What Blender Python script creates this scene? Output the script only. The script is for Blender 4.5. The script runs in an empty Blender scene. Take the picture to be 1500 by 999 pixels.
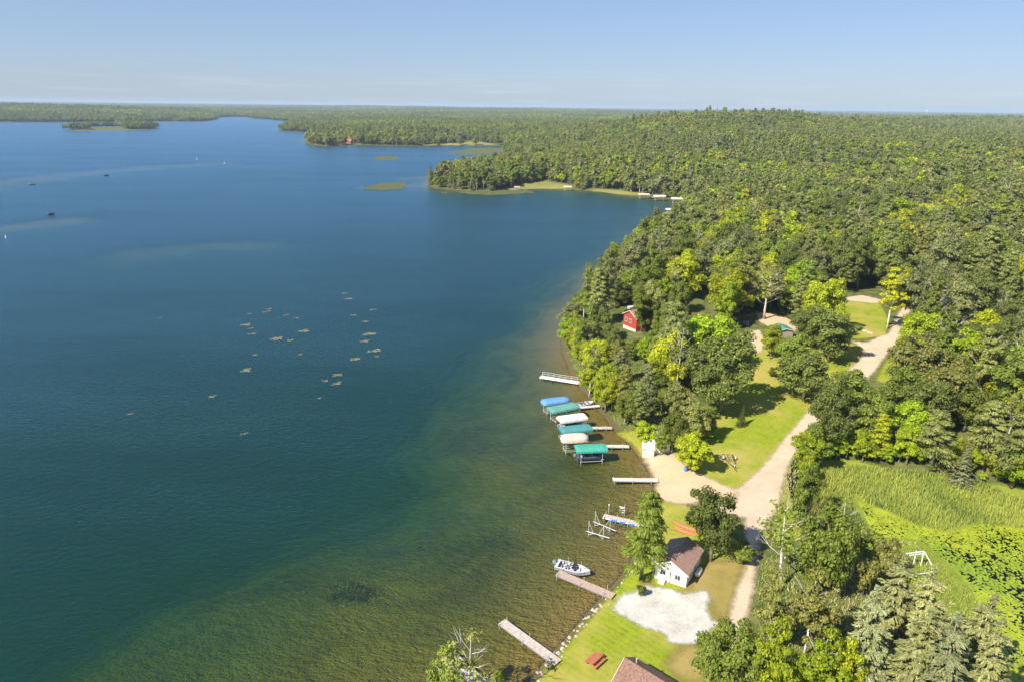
import bpy, math, random
import numpy as np
from math import radians, sin, cos, pi, atan2, degrees
from mathutils import Vector, Matrix

rng = np.random.default_rng(7)
random.seed(7)
scn = bpy.context.scene
COL = scn.collection

# ------------------------------------------------------------------ camera and picture-to-ground helpers
CAMH, PITCH, ROLL, FOC = 66.0, radians(18.96), radians(.66), 1000.0
R0 = np.array([1, 0, 0.]); FW = np.array([0, cos(PITCH), -sin(PITCH)]); U0 = np.array([0, sin(PITCH), cos(PITCH)])
RT = R0 * cos(ROLL) + U0 * sin(ROLL); UP = U0 * cos(ROLL) - R0 * sin(ROLL)
CAM = np.array([0, 0, CAMH])
def ray(px, py): return FW + RT * (px - 749.5) / FOC - UP * (py - 499.5) / FOC
def P0(px, py, z=0.0):
    d = ray(px, py); return CAM + d * (z - CAMH) / d[2]
def proj(w):
    d = np.asarray(w, float) - CAM; zc = d @ FW
    return 749.5 + FOC * (d @ RT) / zc, 499.5 - FOC * (d @ UP) / zc, zc
def poly(pts, z=0.0): return np.array([P0(x, y, z)[:2] for x, y in pts])

cam_d = bpy.data.cameras.new('camera'); cam = bpy.data.objects.new('camera', cam_d); COL.objects.link(cam)
m = Matrix((RT, UP, -FW)).transposed().to_4x4(); m.translation = Vector(CAM); cam.matrix_world = m
cam_d.sensor_width = 36; cam_d.lens = 36 * FOC / 1500; cam_d.clip_start = .5; cam_d.clip_end = 80000
scn.camera = cam

# ------------------------------------------------------------------ light, sky, render
SUN_EL = radians(43); SUN_TO = np.array([-.79, -.61])           # the sun stands behind the camera on its left
w = bpy.data.worlds.new('World'); scn.world = w; w.use_nodes = True
nt = w.node_tree; bg = nt.nodes['Background']; sk = nt.nodes.new('ShaderNodeTexSky')
sk.sky_type = 'NISHITA'; sk.sun_disc = False; sk.sun_elevation = SUN_EL; sk.sun_rotation = atan2(SUN_TO[0], SUN_TO[1])
sk.altitude = 0; sk.air_density = 1.0; sk.dust_density = .3; sk.ozone_density = 3.0
gm = nt.nodes.new('ShaderNodeGamma'); gm.inputs[1].default_value = .5; nt.links.new(sk.outputs[0], gm.inputs[0])
hs = nt.nodes.new('ShaderNodeHueSaturation'); hs.inputs['Saturation'].default_value = 1.1
nt.links.new(gm.outputs[0], hs.inputs['Color']); bg.inputs[1].default_value = .14
tint = nt.nodes.new('ShaderNodeMix'); tint.data_type = 'RGBA'; tint.blend_type = 'MULTIPLY'; tint.inputs[0].default_value = 1; tint.inputs[7].default_value = (.83, .98, 1.28, 1)
nt.links.new(hs.outputs[0], tint.inputs[6])
N1 = nt.nodes.new; tc = N1('ShaderNodeTexCoord'); mp = N1('ShaderNodeMapping'); mp.inputs['Scale'].default_value = (3, 3, 70); no = N1('ShaderNodeTexNoise'); no.inputs['Scale'].default_value = 2.2; no.inputs['Detail'].default_value = 6; no.inputs['Roughness'].default_value = .62
sx = N1('ShaderNodeSeparateXYZ'); b1 = N1('ShaderNodeMapRange'); b1.inputs[1].default_value = .52; b1.inputs[2].default_value = .78; b1.inputs[4].default_value = .2; b2_ = N1('ShaderNodeMapRange'); b2_.inputs[1].default_value = .0; b2_.inputs[2].default_value = .06; b2_.inputs[3].default_value = 1; b2_.inputs[4].default_value = .03
mu = N1('ShaderNodeMath'); mu.operation = 'MULTIPLY'; cm_ = N1('ShaderNodeMix'); cm_.data_type = 'RGBA'; cm_.inputs[7].default_value = (4.6, 4.9, 5.3, 1)
for a_, b_ in ((tc.outputs['Generated'], mp.inputs[0]), (mp.outputs[0], no.inputs['Vector']), (no.outputs['Fac'], b1.inputs[0]), (tc.outputs['Generated'], sx.inputs[0]), (sx.outputs[2], b2_.inputs[0]), (b1.outputs[0], mu.inputs[0]), (b2_.outputs[0], mu.inputs[1]), (mu.outputs[0], cm_.inputs[0]), (tint.outputs[2], cm_.inputs[6]), (cm_.outputs[2], bg.inputs[0])): nt.links.new(a_, b_)
sl = bpy.data.lights.new('sun', 'SUN'); sl.energy = 5.0; sl.angle = radians(.53); sl.color = (1, .93, .80)
so = bpy.data.objects.new('sun', sl); COL.objects.link(so)
so.rotation_euler = Vector((-SUN_TO[0] * cos(SUN_EL), -SUN_TO[1] * cos(SUN_EL), -sin(SUN_EL))).to_track_quat('-Z', 'Y').to_euler()
so.location = (-60, -50, 120)
vs = scn.view_settings; vs.view_transform = 'Standard'; vs.look = 'None'; vs.gamma = 1; vs.exposure = .80
cy = scn.cycles; cy.max_bounces = 7; cy.diffuse_bounces = 4; cy.glossy_bounces = 2; cy.transmission_bounces = 3
cy.transparent_max_bounces = 10; cy.volume_bounces = 0; cy.use_denoising = True
cy.caustics_reflective = False; cy.caustics_refractive = False

# ------------------------------------------------------------------ materials
def nodes(name):
    m = bpy.data.materials.new(name); m.use_nodes = True; t = m.node_tree
    for n in list(t.nodes): t.nodes.remove(n)
    return m, t
class G:                                                            # short hand for building node graphs
    def __init__(s, t): s.t = t
    def n(s, ty, ins=None, **kw):
        d = s.t.nodes.new(ty)
        for k, v in kw.items(): setattr(d, k, v)
        for k, v in (ins or {}).items():
            if isinstance(v, bpy.types.NodeSocket): s.t.links.new(v, d.inputs[k])
            elif v is not None: d.inputs[k].default_value = v
        return d
    def math(s, op, a, b=None, clamp=False):
        i = {0: a}
        if b is not None: i[1] = b
        return s.n('ShaderNodeMath', i, operation=op, use_clamp=clamp).outputs[0]
    def mix(s, f, a, b): 
        d = s.n('ShaderNodeMix', {0: f, 6: a, 7: b}, data_type='RGBA'); return d.outputs[2]
    def scale(s, c, f): return s.n('ShaderNodeVectorMath', {0: c, 'Scale': f}, operation='SCALE').outputs[0]
    def attr(s, name): return s.n('ShaderNodeAttribute', attribute_name=name).outputs['Fac']
    def noise(s, scale, detail=3, rough=.6, vec=None, dist=0):
        i = {'Scale': scale, 'Detail': detail, 'Roughness': rough, 'Distortion': dist}
        if vec is not None: i['Vector'] = vec
        return s.n('ShaderNodeTexNoise', i).outputs['Fac']
    def pos(s): return s.n('ShaderNodeNewGeometry').outputs['Position']
    def obj(s): return s.n('ShaderNodeTexCoord').outputs['Object']
    def ramp(s, f, lo, hi): return s.n('ShaderNodeMapRange', {0: f, 1: lo, 2: hi}, clamp=True).outputs[0]
    def out(s, sh): s.n('ShaderNodeOutputMaterial', {0: sh})
def c4(c): return (*c, 1.0)

def mat(name, col, rough=.7, var=.25, scale=2.0, metal=0.0, bump=0.0, col2=None, spec=.4, stretch=None):
    m, t = nodes(name); g = G(t); v = g.obj()
    if stretch: v = g.n('ShaderNodeMapping', {'Vector': v, 'Scale': stretch}).outputs[0]
    n1 = g.noise(scale, 5, .65, v)
    lo = tuple(x * (1 - var) for x in col); hi = tuple(min(1, x * (1 + var)) for x in (col2 or col))
    c = g.mix(g.ramp(n1, .3, .7), c4(lo), c4(hi))
    i = {'Base Color': c, 'Roughness': rough, 'Metallic': metal, 'Specular IOR Level': spec}
    if bump: i['Normal'] = g.n('ShaderNodeBump', {'Height': g.noise(scale * 3, 4, .6, v), 'Strength': bump, 'Distance': .05}).outputs[0]
    g.out(g.n('ShaderNodeBsdfPrincipled', i).outputs[0]); return m

def leafmat(name, a, b, trans=.44):
    m, t = nodes(name); g = G(t)
    r = g.n('ShaderNodeObjectInfo').outputs['Random']
    c = g.mix(g.math('FRACT', g.math('MULTIPLY', r, 7.31)), c4(a), c4(b))
    f = g.math('MULTIPLY', g.attr('v'), g.math('ADD', g.math('MULTIPLY', r, .45), .78))
    c = g.scale(c, f)
    d = g.n('ShaderNodeBsdfPrincipled', {'Base Color': c, 'Roughness': .55, 'Specular IOR Level': .25}).outputs[0]
    tr = g.n('ShaderNodeBsdfTranslucent', {'Color': g.scale(c, 1.25)}).outputs[0]
    g.out(g.n('ShaderNodeMixShader', {0: trans, 1: d, 2: tr}).outputs[0]); return m
LEAF = {
    'dark': leafmat('leaf_dark', (.165, .200, .040), (.185, .220, .048)),
    'mid': leafmat('leaf_mid', (0.217, 0.260, 0.035), (0.233, 0.297, 0.043)),
    'olive': leafmat('leaf_olive', (0.277, 0.267, 0.062), (0.292, 0.309, 0.082)),
    'bright': leafmat('leaf_bright', (0.292, 0.399, 0.017), (0.383, 0.412, 0.020)),
    'yellow': leafmat('leaf_yellow', (0.431, 0.428, 0.017), (0.385, 0.428, 0.017)),
    'grey': leafmat('leaf_grey', (0.290, 0.285, 0.105), (0.233, 0.260, 0.096)),
    'pine': leafmat('leaf_pine', (0.178, 0.212, 0.053), (0.231, 0.249, 0.067), 0.2),
    'spruce': leafmat('leaf_spruce', (.255, .280, .130), (.285, .300, .130), 0.2),
    'tan': leafmat('leaf_tan', (.315, .315, .125), (.285, .295, .110), 0.25),
}
BARK = mat('bark_grey', (.20, .17, .13), .9, .35, 3, bump=.4)
BIRCH = mat('bark_birch', (.62, .58, .50), .8, .3, 4, col2=(.75, .72, .66), stretch=(1, 1, 3))
DEAD = mat('dead_wood', (.50, .46, .40), .9, .25, 3)

# ------------------------------------------------------------------ mesh helpers
def npmesh(name, V, F, mats, mi=None, smooth=False, attrs=None):
    V = np.asarray(V, np.float32); me = bpy.data.meshes.new(name)
    if isinstance(F, np.ndarray):
        n, k = F.shape; tot = np.full(n, k, np.int32); idx = F.ravel().astype(np.int32)
    else:
        tot = np.array([len(f) for f in F], np.int32); idx = np.concatenate([np.asarray(f, np.int32) for f in F]); n = len(F)
    me.vertices.add(len(V)); me.vertices.foreach_set('co', V.ravel())
    me.loops.add(len(idx)); me.loops.foreach_set('vertex_index', idx)
    me.polygons.add(n); me.polygons.foreach_set('loop_start', np.concatenate([[0], np.cumsum(tot)[:-1]]).astype(np.int32))
    me.polygons.foreach_set('loop_total', tot)
    for m in mats: me.materials.append(m)
    if mi is not None: me.polygons.foreach_set('material_index', np.asarray(mi, np.int32))
    me.polygons.foreach_set('use_smooth', np.full(n, bool(smooth)))
    me.update(calc_edges=True)
    for k, (dom, ty, arr) in (attrs or {}).items():
        a = me.attributes.new(k, ty, dom); a.data.foreach_set('vector' if ty == 'FLOAT_VECTOR' else 'value', np.asarray(arr).ravel())
    me.validate(); return me

class MB:
    def __init__(s): s.V = []; s.F = []
    def add(s, V, F):
        o = len(s.V); s.V += [tuple(v) for v in V]; s.F += [[i + o for i in f] for f in F]; return s
    def box(s, x0, y0, z0, x1, y1, z1, bev=0, M=None):
        V = [(x, y, z) for z in (z0, z1) for y in (y0, y1) for x in (x0, x1)]
        if M is not None: V = [tuple(M @ Vector(v)) for v in V]
        return s.add(V, [[0, 2, 3, 1], [4, 5, 7, 6], [0, 1, 5, 4], [2, 6, 7, 3], [0, 4, 6, 2], [1, 3, 7, 5]])
    def tube(s, pts, rad, n=8, cap=True):
        pts = [Vector(p) for p in pts]; rad = rad if hasattr(rad, '__len__') else [rad] * len(pts)
        V = []; F = []
        for i, p in enumerate(pts):
            d = (pts[min(i + 1, len(pts) - 1)] - pts[max(i - 1, 0)]).normalized()
            a = d.orthogonal().normalized() if abs(d.z) < .95 else Vector((1, 0, 0)).cross(d).normalized(); b = d.cross(a)
            for k in range(n): V.append(p + (a * cos(2 * pi * k / n) + b * sin(2 * pi * k / n)) * rad[i])
        for i in range(len(pts) - 1):
            for k in range(n): F.append([i * n + k, i * n + (k + 1) % n, (i + 1) * n + (k + 1) % n, (i + 1) * n + k])
        if cap: F.append(list(range(n))[::-1]); F.append([(len(pts) - 1) * n + k for k in range(n)])
        return s.add(V, F)
    def loft(s, secs, closed=True, cap=True):
        n = len(secs[0]); V = [p for q in secs for p in q]; F = []
        for i in range(len(secs) - 1):
            for k in range(n if closed else n - 1): F.append([i * n + k, i * n + (k + 1) % n, (i + 1) * n + (k + 1) % n, (i + 1) * n + k])
        if cap: F.append(list(range(n))[::-1]); F.append([(len(secs) - 1) * n + k for k in range(n)])
        return s.add(V, F)
    def ring(s, c, R, r, axis='y', n=18):
        pts = [(c[0] + R * cos(a), c[1], c[2] + R * sin(a)) if axis == 'y' else (c[0], c[1] + R * cos(a), c[2] + R * sin(a)) for a in np.linspace(0, 2 * pi, n + 1)]
        return s.tube(pts, r, 6, False)
    def build(s, name, m, parent=None, smooth=False, loc=None, rz=0):
        me = npmesh(name, s.V, s.F, [m], smooth=smooth); o = bpy.data.objects.new(name, me); COL.objects.link(o)
        if parent: o.parent = parent
        if loc is not None: o.location = loc; o.rotation_euler.z = rz
        return o
def tag(o, label=None, cat=None, group=None, kind=None):
    if label: o['label'] = label
    if cat: o['category'] = cat
    if group: o['group'] = group
    if kind: o['kind'] = kind
    return o
def thing(name, label, cat, loc, rz=0, group=None):
    o = bpy.data.objects.new(name, None); COL.objects.link(o); o.empty_display_size = .3
    o.location = tuple(loc); o.rotation_euler.z = rz; return tag(o, label, cat, group)

# ------------------------------------------------------------------ land and water shapes
SHORE = [(600, 1200), (690, 1090), (745, 1035), (785, 996), (802, 974), (820, 953), (845, 927), (865, 902), (884, 882), (893, 872), (905, 860),
  (920, 840), (930, 822), (938, 803), (944, 785), (951, 765), (957, 745), (962, 727), (963, 710), (957, 692), (945, 677), (936, 663), (922, 647),
  (907, 633), (896, 620), (884, 605), (873, 592), (862, 578), (850, 565), (842, 552), (836, 540), (830, 525), (827, 512), (826, 500), (832, 485),
  (840, 470), (848, 455), (858, 440), (869, 425), (883, 408), (898, 393), (913, 378), (931, 362), (950, 346), (968, 334), (984, 324), (997, 315),
  (1003, 306), (1000, 298), (992, 294), (980, 292), (965, 291), (945, 289), (920, 287), (900, 284), (880, 281), (862, 280), (845, 279), (825, 278),
  (800, 277), (775, 277), (757, 278), (742, 280), (720, 281), (700, 281), (675, 280), (655, 278), (638, 276), (630, 273), (627, 269), (631, 264),
  (645, 260), (680, 252), (715, 244), (738, 237), (742, 228), (740, 220), (737, 214), (700, 214), (650, 214), (600, 214), (560, 213.5), (530, 213),
  (500, 213.5), (480, 214.5), (463, 213.5), (452, 211), (447, 207), (452, 203), (460, 199.5), (470, 197), (479, 194.8), (465, 193.5), (440, 193.5),
  (420, 192.5), (411, 191), (414, 188), (425, 184), (435, 180), (430, 178), (415, 177), (395, 175.8), (385, 175), (371, 174), (369, 172.8),
  (355, 171.6), (335, 171.6), (316, 172.2), (315, 176), (300, 177.5), (280, 178.5), (250, 178), (230, 178), (200, 179), (150, 179), (100, 179),
  (50, 179), (0, 179), (-100, 178.5), (-300, 177)]
LAND = np.vstack([poly(SHORE), [[-9000, 2500], [-60000, 3000], [-60000, 60000], [60000, 60000], [60000, -600], [10, -600]]])
ISL = [poly([(95, 190.6), (110, 189), (140, 187.6), (168, 187.2), (190, 186.2), (215, 186.2), (230, 187.6), (222, 189.4), (195, 190.3), (168, 190.6), (140, 191), (112, 191.4)])]
POND = poly([(1252, 716), (1268, 735), (1300, 745), (1340, 765), (1380, 774), (1430, 762), (1500, 765), (1640, 780), (1800, 1130), (1500, 1090), (1462, 980),
  (1436, 905), (1402, 850), (1370, 818), (1340, 795), (1300, 792), (1276, 790), (1262, 765), (1247, 735)])
SHELF = np.vstack([poly([(-60, 1010), (20, 955), (220, 868), (365, 780), (480, 740), (530, 675), (610, 590), (700, 490), (765, 420), (835, 375), (900, 330), (1100, 330)]), [[200, 60], [60, -200], [-80, -60]]])

def sdist(X, Y, pg):                                                # signed distance to a polygon, positive inside
    sh = X.shape; X = X.ravel(); Y = Y.ravel(); d2 = np.full(X.shape, 1e18); ins = np.zeros(X.shape, bool)
    n = len(pg)
    for i in range(n):
        ax, ay = pg[i]; bx, by = pg[(i + 1) % n]; ex, ey = bx - ax, by - ay
        t = np.clip(((X - ax) * ex + (Y - ay) * ey) / (ex * ex + ey * ey + 1e-12), 0, 1)
        d2 = np.minimum(d2, (X - ax - t * ex) ** 2 + (Y - ay - t * ey) ** 2)
        if ay != by: ins ^= ((ay > Y) != (by > Y)) & (X < (bx - ax) * (Y - ay) / (by - ay) + ax)
    d = np.sqrt(d2); return np.where(ins, d, -d).reshape(sh)
_lat = np.random.default_rng(3).random((256, 256))
def vnoise(X, Y, s):
    x = np.asarray(X) / s + 1000.3; y = np.asarray(Y) / s + 1000.7; xi = np.floor(x).astype(int); yi = np.floor(y).astype(int)
    u = x - xi; v = y - yi; u = u * u * (3 - 2 * u); v = v * v * (3 - 2 * v)
    L = lambda a, b: _lat[a % 256, b % 256]
    return (L(xi, yi) * (1 - u) + L(xi + 1, yi) * u) * (1 - v) + (L(xi, yi + 1) * (1 - u) + L(xi + 1, yi + 1) * u) * v
def fbm(X, Y, s, o=4):
    r = 0; a = 1; t = 0
    for k in range(o): r = r + a * vnoise(X + 57 * k, Y - 31 * k, s / 2 ** k); t += a; a *= .5
    return r / t
HILLS = [(330, 1230, 26, 250, 240), (560, 1500, 18, 260, 260), (1120, 1950, 22, 340, 280), (1900, 2500, 22, 600, 400), (120, 900, 9, 170, 150), (420, 800, 7, 200, 150),
         (-2900, 3300, 24, 900, 500), (-1950, 3500, 8, 650, 500), (-3900, 3300, 26, 700, 600), (-700, 6200, 14, 1500, 900), (900, 5200, 8, 1300, 800), (-1300, 9000, 18, 2500, 900)]
HEAD = P0(940, 455, 3)[:2]
SHOALS = [([(-60, 275), (0, 268), (90, 256), (180, 248), (250, 243), (310, 240)], 46, .95), ([(-60, 338), (0, 333), (50, 328), (95, 322)], 32, 1.1), ([(225, 366), (290, 360), (360, 355)], 30, 1.9),
          ([(540, 233), (580, 232)], 8, .1), ([(660, 222), (735, 220)], 22, .0), ([(530, 275), (590, 272)], 8, .1), ([(590, 261), (626, 260)], 8, .1), ([(625, 280), (720, 283), (760, 281)], 4, .3)]
SHOALS = [(poly(a), b, c) for a, b, c in SHOALS]
def pdist(X, Y, pl):
    d2 = np.full(np.shape(X), 1e18)
    for (ax, ay), (bx, by) in zip(pl[:-1], pl[1:]):
        ex, ey = bx - ax, by - ay; t = np.clip(((X - ax) * ex + (Y - ay) * ey) / (ex * ex + ey * ey), 0, 1)
        d2 = np.minimum(d2, (X - ax - t * ex) ** 2 + (Y - ay - t * ey) ** 2)
    return np.sqrt(d2)
def shore_sd(X, Y):
    s = sdist(X, Y, LAND)
    for i in ISL: s = np.maximum(s, sdist(X, Y, i))
    wob = (fbm(X, Y, 6, 2) - .5) * 1.2 * np.clip((np.hypot(X, Y)) / 200, .5, 6)
    return s + wob
def height(X, Y, full=False):
    X = np.asarray(X, float); Y = np.asarray(Y, float)
    s = shore_sd(X, Y); sp = sdist(X, Y, POND); sh = sdist(X, Y, SHELF)
    sl = np.maximum(s, 0); r = np.hypot(X, Y)
    z = .05 + 1.15 * (1 - np.exp(-sl / 4.5)) + .25 * (fbm(X, Y, 14) - .5) * np.clip(sl / 6, 0, 1)
    inland = np.clip((sl - 12) / 300, 0, 1)
    z += inland * (4 + 16 * fbm(X, Y, 900, 3)) + np.clip((r - 700) / 1500, 0, 1) * 9 * (fbm(X, Y, 350, 3) - .4) * np.clip(sl / 80, 0, 1)
    for hx, hy, a, sx, sy in HILLS: z += a * np.exp(-((X - hx) / sx) ** 2 - ((Y - hy) / sy) ** 2) * (1 - np.exp(-sl / 120))
    z += 5.5 * np.exp(-((X - HEAD[0] - 14) / 30) ** 2 - ((Y - HEAD[1] - 15) / 45) ** 2) * (1 - np.exp(-sl / 7))
    # marsh round the pond, pond bed
    wgt = np.exp(-np.clip(-sp, 0, 99) ** 2 / 120.0); z = z * (1 - wgt) + wgt * (.14 + .0 * z)
    z = np.where(sp > 0, .14 - np.minimum(sp * .12, .7), z)
    d = np.maximum(-s, 0)
    shelf = .03 * d * np.exp(-d / 25) + 1.95 * (1 - np.exp(-d / 40))
    shelf = shelf * (.75 + .5 * fbm(X, Y, 16, 3))
    drop = 1 / (1 + np.exp(np.clip((sh + 26 * (fbm(X, Y, 30, 3) - .5)) / 7.0, -40, 40)))
    far = np.clip((r - 330) / 100, 0, 1)                            # beyond the shelf that the polygon describes: plain steepening bed
    dep = shelf + drop * (1 - far) * 5.5 * np.clip(d / 15, 0, 1) + far * np.minimum(.05 * d, 6)
    for pl, wd, dd in SHOALS:
        g = np.exp(-(pdist(X, Y, pl) / (wd * (.6 + .8 * fbm(X, Y, 40, 2)))) ** (4 if wd > 25 else 2)); dep = dep * (1 - g) + dd * g
    z = np.where(s <= 0, .05 - dep, z)
    return (z, s, sp) if full else z
def P(px, py, dz=0.0):                                              # the ground point seen at a pixel of the photograph
    d = ray(px, py); z = 1.0
    for _ in range(12):
        p = CAM + d * (z - CAMH) / d[2]; z = .5 * z + .5 * max(0.0, float(height(p[0], p[1]))) if _ < 10 else z
    return np.array([p[0], p[1], z + dz])
def W(px, py, dz=0.0): p = P0(px, py, dz); return p                 # on the water
def solve_h(base, ty):
    lo, hi = .2, 45
    for _ in range(30):
        mm = (lo + hi) / 2
        if proj(base + [0, 0, mm])[1] > ty: lo = mm
        else: hi = mm
    return lo
def ang(a, b): return atan2(b[1] - a[1], b[0] - a[0])

# terrain grid: fine near, coarse far
ys = [18.0]
while ys[-1] < 26000: ys.append(ys[-1] + max(.62, (ys[-1] + 60) * .0105 - .9))
ys = np.array([-160, -110, -70, -40, -20, -5, 8] + ys); NS = 470
ss = np.linspace(-1.25, 1.25, NS); GX = np.outer(ys + 62, ss) * np.where((ys + 62) < 40, 40 / np.maximum(np.abs(ys + 62), .1) * np.sign(ys + 62), 1)[:, None]
GX[:7] = np.outer(np.linspace(64, 76, 7), ss)
GY = np.repeat(ys[:, None], NS, 1)
GZ, GS, GP = height(GX, GY, True)
GI = np.arange(GX.size).reshape(GX.shape)
QUAD = np.stack([GI[:-1, :-1], GI[:-1, 1:], GI[1:, 1:], GI[1:, :-1]], -1).reshape(-1, 4)
GV = np.stack([GX, GY, GZ], -1).reshape(-1, 3)

def sub(name, mask_v, dz, m, kind, attrs=None, flat=None, label=None):
    f = QUAD[mask_v.ravel()[QUAD].any(1)]; u, inv = np.unique(f, return_inverse=True); V = GV[u].copy()
    if flat is not None: V[:, 2] = flat
    else: V[:, 2] += dz
    at = {k: ('POINT', 'FLOAT', a.ravel()[u]) for k, a in (attrs or {}).items()}
    o = bpy.data.objects.new(name, npmesh(name, V, inv.reshape(f.shape), [m], smooth=True, attrs=at)); COL.objects.link(o)
    return tag(o, label, kind=kind)

# ground material: leaf litter and undergrowth above water, sand and weed below it
m, t = nodes('ground_soil'); g = G(t); p = g.pos()
n1 = g.noise(.35, 6, .65, p); n2 = g.noise(.05, 4, .6, p); z = g.n('ShaderNodeSeparateXYZ', {0: p}).outputs[2]
soil = g.mix(g.ramp(n1, .38, .62), c4((.06, .085, .02)), c4((.16, .16, .05)))
soil = g.mix(g.ramp(n2, .60, .75), soil, c4((.20, .15, .08)))
sand = g.mix(g.ramp(g.noise(.25, 3, .55, p), .2, .8), c4((.26, .178, .038)), c4((.34, .235, .058)))
pm = g.n('ShaderNodeMapping', {'Vector': p, 'Scale': (.055, .075, 1), 'Rotation': (0, 0, .5)}).outputs[0]
weedn = g.math('ADD', g.math('MULTIPLY', g.noise(1.0, 4, .58, pm, .6), .94), g.math('MULTIPLY', g.noise(1.3, 4, .7, p), .06))
wm = g.math('MULTIPLY', g.ramp(weedn, .40, .68), g.ramp(g.math('MULTIPLY', z, -1), .3, 1.1))
bed = g.mix(g.math('MULTIPLY', wm, .6), sand, c4((.022, .030, .010)))
bed = g.mix(g.attr('mud'), bed, c4((.028, .024, .012))); soil = g.mix(g.attr('mud'), soil, c4((.07, .085, .025)))
c = g.mix(g.ramp(z, -.05, .02), bed, g.mix(g.ramp(z, .10, .3), g.mix(g.attr('mud'), c4((.11, .095, .045)), c4((.06, .07, .02))), soil))
g.out(g.n('ShaderNodeBsdfPrincipled', {'Base Color': c, 'Roughness': .95, 'Specular IOR Level': .1}).outputs[0]); GROUND = m
ground = bpy.data.objects.new('ground', npmesh('ground', GV, QUAD, [GROUND], smooth=True, attrs={'mud': ('POINT', 'FLOAT', np.clip((GP + 12) / 4, 0, 1))})); COL.objects.link(ground)
tag(ground, kind='structure')

# water: tinted by its depth, with a rippled surface
def watermat(name, tint, body, bumpd):
    m, t = nodes(name); g = G(t); d = g.attr('depth'); p = g.pos()
    ch = [g.math('POWER', b, d) for b in tint]
    T = g.n('ShaderNodeCombineColor', {0: ch[0], 1: ch[1], 2: ch[2]}).outputs[0]
    k = g.math('SUBTRACT', 1.0, g.math('POWER', tint[1], g.math('MULTIPLY', d, 1.6)))
    big = g.noise(.012, 4, .6, g.n('ShaderNodeMapping', {'Vector': p, 'Scale': (.5, 1.6, 1)}).outputs[0])
    bc = g.scale(g.mix(big, c4(tuple(x * .8 for x in body)), c4(tuple(x * 1.2 for x in body))), k)
    und = g.n('ShaderNodeAddShader', {0: g.n('ShaderNodeBsdfTransparent', {0: T}).outputs[0], 1: g.n('ShaderNodeBsdfDiffuse', {0: bc}).outputs[0]}).outputs[0]
    pw = g.n('ShaderNodeMapping', {'Vector': p, 'Scale': (.75, 1.3, 1), 'Rotation': (0, 0, .35)}).outputs[0]
    gust = g.ramp(big, .35, .65)
    hgt = g.math('ADD', g.noise(2.6, 3, .7, pw), g.math('MULTIPLY', g.noise(.8, 2, .6, pw), 1.4))
    bn = g.n('ShaderNodeBump', {'Height': hgt, 'Strength': g.math('ADD', .45, g.math('MULTIPLY', gust, .5)), 'Distance': bumpd}).outputs[0]
    fr = g.n('ShaderNodeFresnel', {'IOR': 1.33, 'Normal': bn}).outputs[0]
    gl = g.n('ShaderNodeBsdfAnisotropic', {'Color': (.46, .75, 1.0, 1), 'Roughness': .24, 'Normal': bn}).outputs[0]
    g.out(g.n('ShaderNodeMixShader', {0: fr, 1: und, 2: gl}).outputs[0]); return m
DEPTH = np.maximum(-GZ, 0)
WATER = watermat('lake_water', (.61, .755, .44), (.005, .027, .016), .19)
sub('water', (GZ < .25) & (GP < -6), 0, WATER, 'structure', {'depth': DEPTH}, 0.0)
sub('pond_water', (GP > -4) & (GZ < .25), 0, watermat('pond_water', (.30, .28, .16), (.006, .007, .004), .04), 'structure', {'depth': DEPTH * 2}, 0.03)

# open areas: lawns, sand, gravel, dry grass (thin sheets over the ground, ragged at their edges)
def wpoly(pts): return np.array([P(x, y)[:2] for x, y in pts])
LAWN = [wpoly(q) for q in (
    [(1108, 497), (1150, 500), (1185, 508), (1240, 500), (1266, 512), (1240, 556), (1190, 612), (1150, 652), (1118, 690), (1082, 722), (1050, 712), (1000, 700), (972, 672), (990, 640), (1030, 605), (1072, 575), (1095, 530)],
    [(1190, 445), (1236, 441), (1286, 441), (1302, 468), (1297, 492), (1255, 497), (1215, 490), (1195, 470)],
    [(1282, 556), (1300, 524), (1322, 494), (1345, 490), (1322, 530), (1300, 565)],
    [(1128, 790), (1140, 735), (1148, 690), (1170, 655), (1190, 670), (1182, 720), (1172, 790), (1140, 800)],
    [(700, 1120), (785, 996), (845, 927), (893, 872), (920, 840), (938, 803), (951, 765), (960, 738), (985, 734), (1004, 740), (1022, 752), (1048, 770), (1090, 800), (1100, 850), (1075, 920), (1085, 990), (1120, 1150)],
    [(900, 633), (925, 650), (940, 668), (957, 672), (985, 664), (980, 650), (950, 640), (930, 630)])]
DRY = [wpoly(q) for q in ([(955, 865), (1000, 868), (1018, 838), (1040, 822), (1094, 818), (1080, 868), (1064, 916), (1050, 912), (1038, 880), (1000, 872)],
    [(975, 975), (1000, 945), (1040, 940), (1065, 955), (1075, 999), (1000, 1000)], [(948, 850), (935, 872), (960, 862)])]
ROAD = [wpoly(q) for q in (
    [(1242, 498), (1268, 503), (1290, 492), (1322, 486), (1316, 500), (1298, 520), (1280, 545), (1258, 566), (1235, 588), (1196, 625), (1178, 645), (1160, 672), (1148, 700), (1140, 740), (1126, 768), (1112, 795), (1108, 820), (1103, 868), (1093, 900), (1098, 945), (1114, 1000), (1150, 1120), (1100, 1120), (1080, 960), (1064, 914), (1072, 888), (1080, 862), (1092, 828), (1101, 812), (1091, 790), (1092, 758), (1062, 757), (1030, 735), (1010, 738), (1000, 720), (1040, 705), (1078, 717), (1097, 703), (1120, 680), (1146, 646), (1180, 606), (1205, 585), (1226, 563), (1244, 540), (1262, 524), (1266, 514), (1256, 507)],
    [(1238, 436), (1262, 433), (1292, 440), (1290, 446), (1240, 441)],
    [(1318, 430), (1332, 432), (1336, 452), (1322, 472), (1318, 492), (1300, 492), (1312, 465), (1322, 450)])]
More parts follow.
